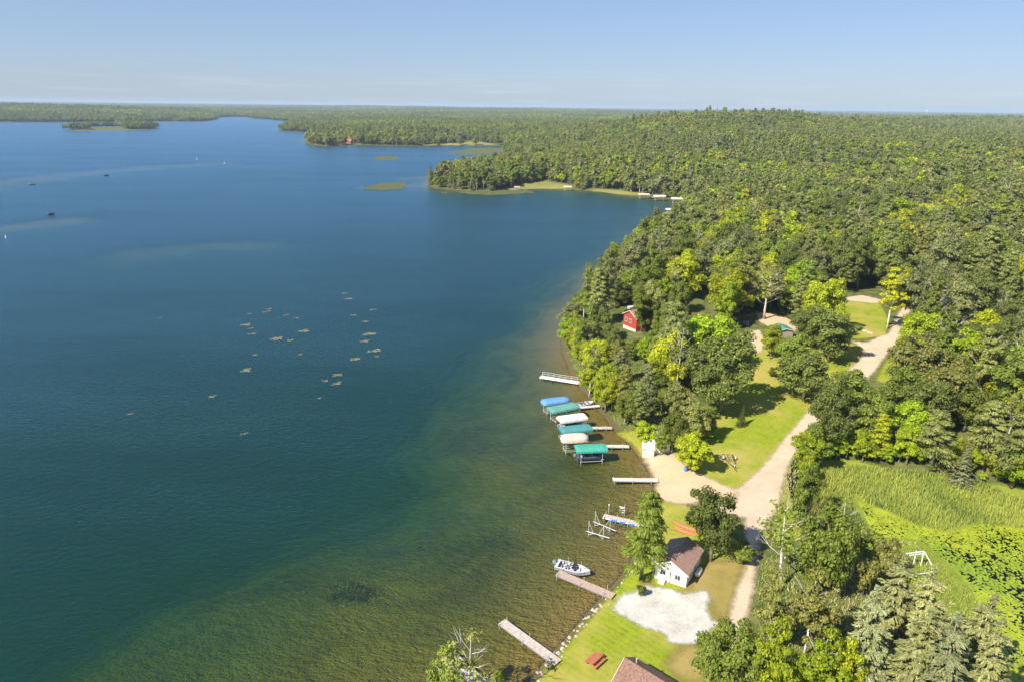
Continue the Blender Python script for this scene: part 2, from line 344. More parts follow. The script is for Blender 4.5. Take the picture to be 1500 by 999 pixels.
BEACH = [wpoly(q) for q in ([(937, 664), (950, 671), (985, 663), (1002, 680), (1018, 692), (1042, 702), (1062, 712), (1082, 722), (1060, 756), (1030, 734), (1004, 739), (978, 736), (961, 730), (961, 708), (953, 690)],
    [(1106, 457), (1125, 460), (1150, 466), (1170, 476), (1165, 486), (1135, 484), (1112, 472)], [(1095, 486), (1112, 484), (1120, 500), (1114, 520), (1100, 515)],
    [(890, 508), (912, 503), (918, 515), (896, 520)], [(1022, 408), (1038, 406), (1044, 416), (1024, 418)])]
WHITE = [wpoly([(896, 893), (903, 880), (915, 870), (930, 868), (942, 859), (965, 861), (985, 865), (998, 871), (1016, 869), (1030, 865), (1037, 868), (1039, 878), (1033, 888), (1037, 900), (1042, 909), (1052, 913), (1042, 920), (1030, 934), (1020, 942), (1004, 944), (990, 943), (978, 940), (972, 928), (955, 922), (937, 918), (925, 910), (913, 903)])]
MEADOW = [wpoly(q) for q in ([(735, 280.5), (790, 277.3), (832, 277.5), (838, 272), (800, 266), (772, 268), (748, 275)], [(1012, 262), (1045, 258), (1052, 270), (1016, 272)],
    [(476, 189), (480, 185.5), (505, 184.5), (512, 188), (495, 191)], [(600, 213), (700, 213), (735, 212.5), (690, 208), (680, 205), (672, 210)], [(862, 281), (900, 285), (935, 288), (940, 284), (905, 279), (870, 277)])]
MARSH = [wpoly([(1166, 672), (1180, 686), (1225, 684), (1262, 682), (1330, 692), (1420, 704), (1500, 735), (1700, 770), (1700, 800), (1500, 775), (1425, 766), (1380, 778), (1340, 768), (1300, 748), (1268, 738), (1252, 722), (1245, 735), (1262, 765), (1278, 792), (1300, 795), (1262, 802), (1225, 782), (1200, 750), (1185, 715)]),
    wpoly([(1432, 905), (1455, 960), (1485, 1040), (1450, 1050), (1432, 960), (1422, 920)])]
near = (GY > 20) & (GY < 420) & (np.abs(GX) < 260)
def area(pgs, X=GX, Y=GY, lim=None):
    r = np.full(X.shape, -99.0); mk = near if X is GX and lim is None else np.ones(X.shape, bool)
    for q in pgs: r[mk] = np.maximum(r[mk], sdist(X[mk], Y[mk], q))
    return r
def sheetmat(name, build, soft=.5, ns=.9):
    m, t = nodes(name); g = G(t); p = g.pos(); e = g.attr('edge')
    col, bump = build(g, p)
    nz = g.math('ADD', g.math('MULTIPLY', g.noise(ns, 5, .7, p), 1.6), -.8)
    nz2 = g.math('MULTIPLY', g.math('ADD', g.noise(6, 3, .7, p), -.5), .6)
    a = g.ramp(g.math('ADD', g.math('ADD', e, nz), nz2), -soft, soft)
    i = {'Base Color': col, 'Roughness': .95, 'Specular IOR Level': .1, 'Alpha': a}
    i['Normal'] = g.n('ShaderNodeBump', {'Height': bump, 'Strength': .6, 'Distance': .06}).outputs[0]
    g.out(g.n('ShaderNodeBsdfPrincipled', i).outputs[0]); return m
def b_lawn(a, b, dry):
    def f(g, p):
        n1 = g.noise(.09, 5, .65, p); n2 = g.math('ADD', g.math('MULTIPLY', g.noise(2.6, 6, .8, p), .6), g.math('MULTIPLY', g.noise(.6, 4, .7, p), .4))
        st = g.n('ShaderNodeTexWave', {'Vector': g.n('ShaderNodeMapping', {'Vector': p, 'Rotation': (0, 0, -.75)}).outputs[0], 'Scale': .33, 'Distortion': 1.5, 'Detail': 2, 'Detail Scale': .6}, bands_direction='X').outputs['Fac']
        c = g.mix(g.ramp(n2, .36, .64), c4(a), c4(b)); c = g.mix(g.math('MULTIPLY', st, .2), c, c4(tuple(x * 1.25 for x in b)))
        return g.mix(g.math('MULTIPLY', g.ramp(g.math('ADD', g.math('MULTIPLY', n1, .8), g.math('MULTIPLY', g.noise(.5, 5, .7, p), .2)), .44, .62), .85), c, c4(dry)), n2
    return f
def b_two(a, b, s1, s2=5):
    def f(g, p):
        n1 = g.noise(s1, 6, .7, p); n2 = g.noise(s2, 4, .7, p)
        return g.mix(g.ramp(g.math('ADD', g.math('MULTIPLY', n1, .65), g.math('MULTIPLY', n2, .35)), .32, .66), c4(a), c4(b)), n2
    return f
def sheet(name, pgs, dz, m):
    e = area(pgs)
    if name == 'marsh': e = np.maximum(e, np.where(GP > 1.5, -9, GP + 9))
    sub(name, (e > -1.6) & (GZ > -.3), dz, m, 'structure', {'edge': e})
    return e
E_LAWN = sheet('lawn', LAWN, .03, sheetmat('lawn_grass', b_lawn((.115, .17, .010), (.29, .32, .026), (.37, .30, .08)), .5))
E_MARSH = sheet('marsh', MARSH, .03, sheetmat('marsh_ground', b_two((.13, .17, .02), (.26, .29, .04), .4), .6))
E_DRY = sheet('dry_grass', DRY, .06, sheetmat('dry_grass', b_two((.19, .165, .035), (.36, .27, .10), .22), 1.0))
E_ROAD = sheet('gravel_road', ROAD, .09, sheetmat('gravel_road', b_two((.43, .33, .225), (.60, .485, .36), .25), .45))
E_BEACH = sheet('beach_sand', BEACH, .12, sheetmat('beach_sand', b_two((.46, .33, .20), (.60, .45, .29), .2), .5))
E_WHITE = sheet('white_sand_patch', WHITE, .15, sheetmat('white_sand', b_two((.33, .315, .28), (.60, .58, .53), .35, 3), .35))
far = (GY > 420) & (GY < 3000)
em = np.full(GX.shape, -99.0)
for q in MEADOW: em[far] = np.maximum(em[far], sdist(GX[far], GY[far], q))
sub('meadow', em > -8, .1, sheetmat('meadow_grass', b_two((.16, .17, .035), (.30, .27, .09), .02, .15), 3, .05), 'structure', {'edge': em})
E_OPEN = [LAWN, ROAD, BEACH, WHITE, MARSH, DRY]

# ------------------------------------------------------------------ trees
def leafquads(c, nrm, size, asp=1.0, along=False):
    n = len(c); a = np.cross(nrm, rng.normal(size=(n, 3)))
    if along: d = np.stack([c[:, 0], c[:, 1], -.15 * np.hypot(c[:, 0], c[:, 1])], 1) + rng.normal(size=(n, 3)) * .25; a = d - nrm * (d * nrm).sum(1)[:, None]; size = size * 1.9
    a = a + 0; a /= np.linalg.norm(a, axis=1)[:, None] + 1e-9
    b = np.cross(nrm, a); a = a * size[:, None]; b = b * (size * asp)[:, None]
    V = np.stack([c - a - b * .55, c + a * .55 - b, c + a + b * .55, c - a * .55 + b], 1)
    return V.reshape(-1, 3)
def unit(n):
    v = rng.normal(size=(n, 3)); return v / np.linalg.norm(v, axis=1)[:, None]
def crown_round(R, H, lobes, per, leaf, base=.22, shape=1.0, gap=.0):
    """broadleaf crown: lobes of leaves through an egg shaped volume"""
    zc = H * (base + (1 - base) * .5); hz = H * (1 - base) * .5; C = []; N = []; S = []
    for k in range(lobes):
        d = unit(1)[0]; d[2] = d[2] * .9 + .15; rr = (.42 + .58 * rng.random() ** .8) if k > lobes * .2 else .3 * rng.random()
        tp = 1 - .35 * max(0, d[2]) * (2 - shape)
        lc = np.array([d[0] * R * rr * tp, d[1] * R * rr * tp, zc + d[2] * hz * rr]); lr = R * (.13 + .20 * rng.random() * (1.25 - rr * .6))
        u = unit(per); u[:, 2] = np.where(u[:, 2] < -.35, -u[:, 2], u[:, 2])
        rad = lr * (.25 + .95 * rng.random(per) ** .75); c = lc + u * rad[:, None] * np.array([1.1, 1.1, .8])
        out = (c - [0, 0, zc]); out /= np.linalg.norm(out, axis=1)[:, None] + 1e-6
        nn = u * .8 + out * .25 + rng.normal(size=(per, 3)) * .40 + [0, 0, .3]; C.append(c); N.append(nn); S.append(leaf * (.6 + .8 * rng.random(per)))
    C = np.vstack(C); N = np.vstack(N); N /= np.linalg.norm(N, axis=1)[:, None]; S = np.concatenate(S)
    return C, N, S
def crown_spruce(R, H, whorls, arms, per, leaf, base=.05, droop=.35, flat=.5, tip=.04):
    C = []; N = []; S = []
    for k in range(whorls):
        f = min(1, max(0, (k + .9 * rng.normal()) / (whorls - 1))) if k < whorls - 2 else k / (whorls - 1); z = H * (base + (1 - base - .01) * f); r = R * ((1 - f) ** .85 * (.65 + .5 * rng.random()) + tip); na = max(3, int(arms * (1 - f * .6)))
        for j in range(na):
            a = 2 * pi * (j + rng.random() * .8) / na + k; L = r * (.75 + .4 * rng.random()); n = max(4, int(per * (.35 + .65 * (1 - f))))
            t = rng.random(n) ** .7; x = t * L; wv = (1 - t * .75) * L * .28; y = rng.normal(size=n) * wv * .6
            zz = z - droop * L * t + droop * .5 * L * t * t - np.abs(y) * .3 + rng.normal(size=n) * .05
            C.append(np.stack([x * cos(a) - y * sin(a), x * sin(a) + y * cos(a), zz], 1))
            nn = np.stack([np.full(n, cos(a) * .45), np.full(n, sin(a) * .45), np.full(n, 1.0)], 1) + rng.normal(size=(n, 3)) * flat; N.append(nn); S.append(leaf * (.6 + .8 * rng.random(n)))
    C = np.vstack(C); N = np.vstack(N); N /= np.linalg.norm(N, axis=1)[:, None]; return C, N, np.concatenate(S)
def crown_pine(R, H, tiers, per, leaf, base=.3):
    """white pine: flat plumes at irregular heights and lengths"""
    C = []; N = []; S = []; n = tiers * 5
    for k in range(n):
        f = ((k + rng.random()) / n) ** .9; z = H * (base + (1 - base) * f * .96); r = R * (1.05 - .78 * f ** 1.3); a = k * 2.4 + rng.normal() * .5; L = r * (.25 + .75 * rng.random()); lr = R * (.2 + .16 * rng.random()) * (1.1 - .45 * f)
        u = unit(per); u[:, 2] = np.abs(u[:, 2]) * .9 - .15; c = np.array([cos(a) * L * .8, sin(a) * L * .8, z + .10 * L]) + u * lr * np.array([1.3, 1.3, .6]) * (.55 + .5 * rng.random((per, 1)))
        C.append(c); N.append(u + [0, 0, .35] + rng.normal(size=(per, 3)) * .4); S.append(leaf * (.6 + .8 * rng.random(per)))
    C = np.vstack(C); N = np.vstack(N); N /= np.linalg.norm(N, axis=1)[:, None]; return C, N, np.concatenate(S)
def limbs(H, R, th, n, r0, lean=0, up=.55, fork=True):
    b = MB(); top = H * .8; tw = [(lean * q * H + .03 * R * sin(q * 5), .03 * R * cos(q * 4), q * top - .3 * (q == 0)) for q in np.linspace(0, 1, 6)]
    b.tube(tw, [r0 * (1.25 - 1.1 * q) for q in np.linspace(0, 1, 6)], 7)
    for k in range(n):
        q = th + (1 - th) * (k + .3) / n * .85; z0 = q * top; a = k * 2.4 + rng.random(); L = R * (1.05 - .4 * q) * (.75 + .4 * rng.random()); x0 = lean * q * H; rr = r0 * (.55 - .3 * q)
        e = (x0 + cos(a) * L, sin(a) * L, z0 + L * up); mid = (x0 + cos(a) * L * .5, sin(a) * L * .5, z0 + L * up * .35)
        b.tube([(x0, 0, z0), mid, e], [rr, rr * .6, rr * .15], 5)
        if fork:
            for s2 in (-.6, .6):
                a2 = a + s2; l2 = L * .5; b.tube([mid, (mid[0] + cos(a2) * l2, mid[1] + sin(a2) * l2, mid[2] + l2 * up)], [rr * .45, rr * .08], 4)
    return b
FORMS = {}; 
def make_form(form, lod):
    q = {0: 1.0, 1: .36, 2: .12}[lod]; lf = {0: 1.0, 1: 1.55, 2: 2.6}[lod]
    if form.startswith('oak'):
        R, H = {'oak0': (6, 12.5), 'oak1': (6, 11), 'oak2': (6, 14)}[form]
        cr = crown_round(R, H, int(60 * (.55 + .45 * q)), int(250 * q / (.55 + .45 * q)), .19 * lf, .04, 1.2); tr = limbs(H, R, .22, 7, .32)
    elif form.startswith('maple'):
        R, H = {'maple0': (5, 13), 'maple1': (5, 11)}[form]
        cr = crown_round(R, H, int(54 * (.55 + .45 * q)), int(230 * q / (.55 + .45 * q)), .18 * lf, .08, .7); tr = limbs(H, R, .2, 6, .25)
    elif form.startswith('aspen'):
        R, H = {'aspen0': (3.4, 15), 'aspen1': (3.8, 13)}[form]
        cr = crown_round(R, H, int(46 * (.55 + .45 * q)), int(190 * q / (.55 + .45 * q)), .16 * lf, .10, .6); tr = limbs(H * 1.15, R, .35, 6, .17, up=.9)
    elif form.startswith('spruce'):
        R, H = (3.2, 13) if form == 'spruce0' else (2.7, 14.5)
        cr = crown_spruce(R, H, int(34 * (.6 + .4 * q)), 9, int(95 * q) + 4, .11 * lf); tr = MB().tube([(0, 0, -.3), (0, 0, H * .95)], [.2, .03], 6)
    elif form.startswith('pine'):
        R, H = (4.3, 17) if form == 'pine0' else (4.0, 15)
        cr = crown_pine(R, H, 9, int(150 * q) + 6, .15 * lf, .28 if form == 'pine0' else .18); tr = limbs(H * 1.2, R, .3, 6, .24, up=.25, fork=False)
    elif form.startswith('snag'):
        R, H = (3.6, 13) if form == 'snag0' else (3.2, 11)
        cr = crown_round(R, H, 18, int(34 * q) + 3, .16 * lf, .25, .8); tr = limbs(H * 1.2, R, .3, 13, .18, up=.9)
    elif form == 'shrub0':
        R, H = 2.4, 3.4; cr = crown_round(R, H, 22, int(170 * q), .13 * lf, .0, 1.2); tr = limbs(H, R, .15, 4, .06)
    C, N, S = cr; con = form[:4] in ('spru', 'pine'); V = leafquads(C, N, S, .26 if con else .8, con); F = np.arange(len(V)).reshape(-1, 4)
    return R, H, V, F, .55 + .9 * rng.random(len(C)), tr
def form(f, lod=0):
    if (f, lod) not in FORMS: FORMS[f, lod] = make_form(f, lod)
    return FORMS[f, lod]
MESH = {}
def tree_mesh(f, pal):
    if (f, pal) not in MESH:
        R, H, V, F, v, tr = form(f)
        bm_ = BIRCH if f.startswith('aspen') else DEAD if f.startswith('snag') else BARK
        kt = ('trunk', f)
        if kt not in MESH: MESH[kt] = npmesh('trunk', tr.V, tr.F, [bm_], smooth=True)
        MESH[f, pal] = (npmesh('crown', V, F, [LEAF[pal]], attrs={'v': ('FACE', 'FLOAT', v)}), MESH[kt])
    return MESH[f, pal]
SHADE = {'dark': 'dark green', 'mid': 'mid green', 'olive': 'olive green', 'bright': 'bright green', 'yellow': 'yellow-green', 'grey': 'grey-green', 'pine': 'deep green', 'spruce': 'grey-green', 'tan': 'pale tan-green'}
KIND = {'oak': ('broadleaf_tree', 'broad-crowned leafy tree', 'tree'), 'map': ('broadleaf_tree', 'rounded leafy tree', 'tree'), 'asp': ('birch_tree', 'slender pale-trunked tree', 'birch tree'), 'spr': ('spruce_tree', 'conical spruce', 'spruce'),
        'pin': ('pine_tree', 'layered pine', 'pine'), 'sna': ('bare_tree', 'half-bare tree with grey branches', 'bare tree'), 'shr': ('shrub', 'low leafy shrub', 'shrub')}
TREES = []
def tree(f, pal, loc, h=None, r=None, rz=None, label=None, lean=(0, 0)):
    R, H = form(f)[:2]; cm, tm = tree_mesh(f, pal); nm, desc, cat = KIND[f[:3]]
    sz = h / H if h else 1.0; sx = r / R if r else sz
    o = thing(nm, label, cat, loc, rng.random() * 6.28 if rz is None else rz, 'trees')
    o.scale = (sx * (.88 + .24 * rng.random()), sx * (.88 + .24 * rng.random()), sz)
    if lean == (0, 0): lean = tuple(rng.normal(size=2) * .05)
    for n, me in (('crown', cm), ('trunk', tm)):
        c = bpy.data.objects.new(n, me); COL.objects.link(c); c.parent = o
    if lean != (0, 0): o.rotation_euler = (lean[0], lean[1], o.rotation_euler.z); o.rotation_mode = 'XYZ'
    TREES.append(dict(o=o, f=f, pal=pal, xy=np.array(loc[:2]), label=label, r=sx * R, look=(SHADE[pal], desc)))
    return o
def ptree(f, pal, bx, by, ty, wpx, label=None, **k):               # placed by the pixel of its foot, its top and its crown's width
    b = P(bx, by); h = solve_h(b, ty); zc = proj(b + [0, 0, h * .6])[2]; return tree(f, pal, b, h * 1.02, wpx * .5 * zc / FOC, label=label, **k)

NEAR = [
 ('pine1', 'mid', 938, 846, 716, 84, 'light green open pine between the lake and the white cabin'),
 ('oak2', 'dark', 1040, 822, 708, 92, 'tall dense oak at the back corner of the white cabin'),
 ('shrub0', 'mid', 1080, 822, 795, 46, 'low spreading leafy bush beside the oak and the narrow gravel drive'),
 ('oak1', 'mid', 1060, 1012, 918, 104, 'broad leafy tree at the lower end of the drive beside the white sand patch'),
 ('snag1', 'mid', 1142, 860, 748, 100, 'half-dead tree with pale bare limbs hanging over the gravel drive'),
 ('oak1', 'mid', 1196, 862, 742, 104, 'leafy tree with dead branches on the pond side of the drive'),
 ('snag0', 'olive', 1222, 815, 735, 64, 'thin grey-twigged tree at the marsh corner beside the drive'),
 ('aspen1', 'olive', 1128, 955, 838, 66, 'olive birch with white stems close beside the drive'),
 ('aspen1', 'olive', 1176, 960, 842, 74, 'olive bushy birch on the spruce side of the drive'),
 ('aspen1', 'bright', 1128, 1050, 915, 80, 'bright green birch at the foot of the drive'),
 ('aspen1', 'bright', 1182, 1050, 925, 80, 'bright green birch with several white stems at the lower edge of the picture'),
 ('maple0', 'bright', 1222, 1040, 930, 60, 'bright green sapling below the grey-green spruce'),
 ('spruce0', 'spruce', 1252, 1030, 860, 119, 'grey-green spruce standing at the left of the pondside spruce stand'),
 ('shrub0', 'tan', 1228, 880, 822, 48, 'pale tan larch between the half-dead tree and the spruces'),
 ('spruce0', 'tan', 1300, 950, 810, 114, 'pale tan larch at the top of the pondside spruce stand'),
 ('spruce0', 'tan', 1350, 985, 838, 119, 'pale tan larch in the middle of the pondside stand'),
 ('spruce0', 'tan', 1398, 1012, 862, 119, 'pale tan larch nearest the lily pads'),
 ('spruce1', 'tan', 1310, 1050, 892, 130, 'pale tan larch beside the grey-green spruce at the picture edge'),
 ('spruce0', 'spruce', 1362, 1085, 908, 143, 'grey-green spruce in front of the pale larches'),
 ('spruce0', 'tan', 1420, 1085, 915, 124, 'pale tan larch at the lower pond edge'),
 ('shrub0', 'olive', 1290, 850, 795, 62, 'olive willow bush at the pond edge by the white lift frame'),
 ('shrub0', 'mid', 1268, 815, 780, 56, 'leafy willow bush between the marsh and the larches'),
 ('shrub0', 'olive', 1262, 875, 820, 50, 'olive bush above the grey-green spruce'),
 ('maple1', 'mid', 1180, 758, 682, 48, 'upright leafy willow between the road and the cattails'),
 ('maple1', 'olive', 1196, 795, 730, 44, 'olive willow below the upright willow by the road'),
 ('shrub0', 'bright', 1178, 712, 672, 34, 'bright green bush at the corner of the road and the cattails'),
 ('maple1', 'bright', 1012, 690, 636, 62, 'bright rounded maple at the edge of the beach'),
 ('maple0', 'olive', 1012, 655, 588, 48, 'olive tree directly behind the bright beach maple'),
 ('maple1', 'mid', 1036, 642, 596, 36, 'green tree on the lawn side of the olive tree behind the beach maple'),
 ('shrub0', 'bright', 1040, 640, 622, 34, 'low bright shrub on the lawn edge behind the beach maple'),
 ('maple0', 'bright', 945, 652, 616, 36, 'bright green tree leaning over the pale flat-roofed shed'),
 ('maple1', 'mid', 966, 667, 630, 26, 'small leafy tree in front of the white shed with the pale sloping roof'),
 ('maple1', 'mid', 984, 664, 604, 40, 'green tree on the lawn side of the white shed by the beach'),
 ('pine1', 'pine', 938, 625, 562, 34, 'deep green pine behind the tree at the flat-roofed shed'),
 ('maple0', 'mid', 918, 622, 572, 44, 'green tree on the bank above the beige canopy'),
 ('maple0', 'bright', 886, 604, 548, 40, 'bright tree on the bank above the white canopy'),
 ('aspen1', 'bright', 862, 582, 528, 40, 'bright tree on the shore beside the white railed dock'),
 ('maple0', 'mid', 900, 588, 538, 40, 'green tree up the bank behind the bright shore trees'),
 ('pine0', 'spruce', 945, 608, 535, 34, 'tall grey-green conifer in the middle of the wooded bank'),
 ('pine1', 'tan', 906, 560, 510, 36, 'pale conifer on the bank above the lifts'),
 ('maple0', 'mid', 968, 606, 546, 48, 'green tree beside the tall grey-green conifer'),
 ('maple1', 'olive', 985, 618, 560, 44, 'olive tree between the wooded bank and the olive beach tree'),
 ('oak2', 'dark', 1058, 604, 490, 104, 'large dark oak casting its shade over the top of the lawn'),
 ('oak0', 'dark', 1022, 575, 500, 70, 'dark oak leaning against the large dark oak of the lawn'),
 ('oak1', 'dark', 1175, 584, 522, 76, 'round dark oak alone on the lawn beside the road'),
 ('oak0', 'mid', 1160, 545, 492, 66, 'grey-green oak on the lawn just behind the round dark oak'),
 ('oak2', 'dark', 1212, 530, 450, 84, 'spreading dark oak between the mown lawn and the big lawn'),
 ('oak0', 'dark', 1180, 505, 452, 66, 'dark oak beside the teal roof'),
 ('maple1', 'bright', 1128, 526, 478, 34, 'small bright tree in front of the teal roof'),
 ('maple1', 'mid', 1128, 552, 538, 14, 'tiny round sapling on the lawn below the teal roof'),
 ('aspen0', 'yellow', 1298, 482, 388, 46, 'tall yellow-green tree at the fork of the gravel road'),
 ('maple0', 'yellow', 1318, 452, 394, 34, 'yellow tree just behind the tall yellow-green fork tree'),
 ('spruce0', 'dark', 1085, 624, 595, 16, 'small dark spruce alone on the big lawn'),
 ('shrub0', 'dark', 938, 875, 858, 18, 'little dark spruce bush at the edge of the white sand patch'),
 ('maple1', 'bright', 1060, 480, 412, 46, 'bright yellow-green maple beside the dark parked car'),
 ('maple1', 'bright', 1036, 520, 464, 52, 'bright maple below the wooden pole in the woods'),
 ('snag1', 'grey', 1118, 468, 398, 54, 'bare grey tree above the sandy clearing'),
 ('oak0', 'grey', 1018, 420, 368, 70, 'spreading grey-green oak over the dark parked car'),
 ('maple0', 'mid', 968, 500, 446, 30, 'green tree against the lawn-side wall of the red cabin'),
 ('oak0', 'dark', 890, 516, 478, 36, 'dark tree on the lake side of the red cabin'),
 ('spruce1', 'spruce', 1402, 706, 657, 38, 'pale blue-grey spruce at the far edge of the cattails'),
 ('pine0', 'pine', 1362, 690, 600, 60, 'large deep green pine behind the cattails'),
 ('pine0', 'pine', 1482, 715, 605, 80, 'large deep green pine at the right end of the cattails'),
 ('pine0', 'pine', 1440, 690, 590, 60, 'deep green pine just past the blue-grey spruce'),
 ('maple1', 'yellow', 1320, 535, 494, 30, 'small yellow tree by the grass verge of the road'),
 ('oak0', 'yellow', 1432, 520, 460, 66, 'wide yellow tree inside the woods right of the road fork'),
 ('maple1', 'yellow', 1448, 480, 440, 36, 'smaller yellow tree above the wide yellow one'),
 ('oak1', 'bright', 1345, 520, 460, 70, 'bright green oak at the road fork'),
 ('oak1', 'mid', 1385, 600, 540, 76, 'lush green oak in the woods above the cattails'),
 ('oak0', 'dark', 1210, 660, 560, 76, 'tall dark leafy tree where the road meets the woods'),
 ('oak0', 'mid', 1190, 684, 622, 52, 'leafy tree at the road edge above the cattails'),
 ('oak0', 'mid', 1246, 615, 545, 72, 'leafy tree overhanging the gravel road where it bends out of sight'),
 ('oak1', 'mid', 1268, 655, 578, 80, 'wide leafy tree set back from the road bend above the cattails'),
 ('spruce1', 'pine', 853, 470, 432, 14, 'thin spruce spire at the lake edge of the headland'),
 ('pine0', 'mid', 838, 506, 470, 30, 'light pine leaning over the water at the tip of the headland'),
 ('pine1', 'bright', 960, 372, 338, 16, 'light pine top standing out against the bay'),
 ('spruce0', 'pine', 632, 271, 239, 13, 'dark lone pine at the tip of the far wooded point'),
]
NEAR += [('maple1', 'mid', 924, 528, 500, 24, 'little green tree in front of the red cabin'), ('maple1', 'olive', 903, 526, 498, 26, 'little olive tree below the lake corner of the red cabin'),
 ('maple1', 'bright', 943, 532, 496, 28, 'small bright tree below the red cabin on its lawn side'), ('maple0', 'mid', 958, 520, 478, 28, 'slim green tree a few steps from the red cabin'),
 ('shrub0', 'mid', 934, 508, 497, 20, 'leafy bush just below the wall of the red cabin'), ('shrub0', 'olive', 914, 512, 500, 18, 'olive bush on the slope under the red cabin'), ('oak0', 'grey', 985, 500, 446, 46, 'grey-green oak between the red cabin and the bright maples'),
 ('oak1', 'mid', 992, 462, 414, 40, 'green oak on the upper side of the red cabin'), ('maple1', 'olive', 1000, 540, 490, 40, 'olive tree on the wooded slope below the grey-green oak'), ('snag1', 'grey', 962, 548, 500, 30, 'thin half-bare tree on the wooded slope below the red cabin'),
 ('oak0', 'mid', 1318, 606, 540, 70, 'leafy tree at the lower end of the grass verge by the road fork'), ('oak1', 'dark', 1350, 640, 560, 80, 'dark leafy tree deep in the woods above the cattails')]
for a in NEAR: ptree(a[0], a[1], a[2], a[3], a[4], a[5], a[6])
# birch by the water at the lower edge
bl = P(682, 1050)
tree('snag0', 'olive', bl, solve_h(bl, 920), 3.4, 1.0, 'pale birch with bare white tops over the nearest dock')
tree('aspen1', 'mid', P(655, 1040), solve_h(P(655, 1040), 958), 2.3, 2.0, 'leafy birch beside the bare-topped birch at the nearest dock')
tree('maple1', 'bright', P(722, 1040), solve_h(P(722, 1040), 975), 1.2, 2.0, 'slim young birch on the shore side of the nearest dock')

# woods: jittered grid over the land, thinned by the open areas
OPENP = [q for A in E_OPEN for q in A] + [wpoly([(1085, 800), (1150, 780), (1240, 780), (1300, 790), (1370, 818), (1436, 905), (1480, 1050), (1480, 1200), (1060, 1200), (1070, 900)])]
HOUSE_SPOTS = [(918, 470, 7), (904, 492, 6), (896, 500, 5), (926, 462, 5), (1028, 424, 5), (1092, 474, 4), (1149, 490, 5), (931, 452, 4), (1067, 478, 2), (1005, 290, 10), (515, 211, 16), (551, 209, 12), (157, 187.2, 44), (157, 188.3, 44), (157, 189.4, 44), (157, 190.4, 44)]
HS = [(*P(a, b)[:2], r) for a, b, r in HOUSE_SPOTS]
NT = [(tt['xy'][0], tt['xy'][1], tt['r']) for tt in TREES]
GAPS = [(908, 452, 938, 494), (1020, 413, 1040, 430), (1136, 480, 1162, 500), (1108, 458, 1165, 482), (1235, 436, 1296, 492), (1250, 492, 1298, 535), (1098, 505, 1182, 600), (938, 625, 985, 672)]
def candidates(y0, y1, sp):
    yy = np.arange(y0, y1, sp); X = []; Y = []
    for k, y in enumerate(yy):
        xm = .86 * (y + 62); x = np.arange(-xm, xm, sp) + (k % 2) * sp * .5; X.append(x); Y.append(np.full(x.shape, y))
    X = np.concatenate(X); Y = np.concatenate(Y); X = X + (rng.random(X.shape) - .5) * sp * .85; Y = Y + (rng.random(X.shape) - .5) * sp * .85
    z, s, sp_ = height(X, Y, True); k = (s > 1.2) & (sp_ < -9); X, Y, z, s = X[k], Y[k], z[k], s[k]
    if y0 < 450:
        k = np.ones(X.shape, bool)
        for q in OPENP: k &= sdist(X, Y, q) < -1.5
        for x0, y_, r in NT: k &= (X - x0) ** 2 + (Y - y_) ** 2 > (r * .85 + 2.2) ** 2
        X, Y, z, s = X[k], Y[k], z[k], s[k]
    if y0 < 450:
        for i in range(len(X)):
            if (X[i] - 0) ** 2 + Y[i] ** 2 > 520 ** 2: continue
            u, v, zc = proj((X[i], Y[i], z[i])); hw = 4.2 / zc * FOC; tv = proj((X[i], Y[i], z[i] + 17))[1]
            for x0_, y0_, x1_, y1_ in GAPS:
                if u + hw > x0_ and u - hw < x1_ and v > y0_ and tv < y1_ and v > y1_ - 2: s[i] = -1
        k = s > 0; X, Y, z, s = X[k], Y[k], z[k], s[k]
    k = np.ones(X.shape, bool)
    for x0, y_, r in HS: k &= (X - x0) ** 2 + (Y - y_) ** 2 > r * r
    for q in MEADOW: k &= sdist(X, Y, q) < 1
    return X[k], Y[k], z[k], s[k]
X, Y, Z, S = candidates(70, 700, 6.3)
X2 = LAND[:60, 0]; t2 = []
for a_, b2 in zip(poly(SHORE[22:52])[:-1], poly(SHORE[22:52])[1:]):   # small trees and bushes right along the wooded bank
    L2 = np.hypot(*(b2 - a_)); n2 = np.array([b2[1] - a_[1], a_[0] - b2[0]]) / L2
    for q2 in np.arange(0, L2, 2.7): t2.append(a_ + (b2 - a_) * q2 / L2 + n2 * (1.0 + 2.6 * rng.random()) + rng.normal(size=2) * .5)
t2 = np.array(t2); z2, s2, _ = height(t2[:, 0], t2[:, 1], True); k2 = (s2 > .3) & (s2 < 6)
for q in OPENP: k2 &= sdist(t2[:, 0], t2[:, 1], q) < -1
for a_, b2 in zip(*(lambda q: (q[:-1], q[1:]))(wpoly([(1184, 688), (1215, 681), (1262, 679), (1330, 688), (1380, 695), (1420, 701), (1460, 715), (1505, 732), (1560, 745)]))):
    L2 = np.hypot(*(b2 - a_)); n2 = np.array([a_[1] - b2[1], b2[0] - a_[0]]) / L2
    for q2 in np.arange(0, L2, 2.0):
        c2 = a_ + (b2 - a_) * q2 / L2 + n2 * (.3 + 2.2 * rng.random()); t2 = np.vstack([t2, c2]); k2 = np.append(k2, np.hypot(*(c2 - P(1402, 706)[:2])) > 3.2); s2 = np.append(s2, 5); z2 = np.append(z2, float(height(c2[0], c2[1])))
BANK0 = len(X); X = np.concatenate([X, t2[k2, 0]]); Y = np.concatenate([Y, t2[k2, 1]]); Z = np.concatenate([Z, z2[k2]]); S = np.concatenate([S, s2[k2] * 0])
order = np.argsort(np.hypot(X, Y)); X, Y, Z, S = X[order], Y[order], Z[order], S[order]
hv = fbm(X + 300, Y, 40, 2); patch = fbm(X, Y, 45, 2); conif = fbm(X + 900, Y, 70, 2)
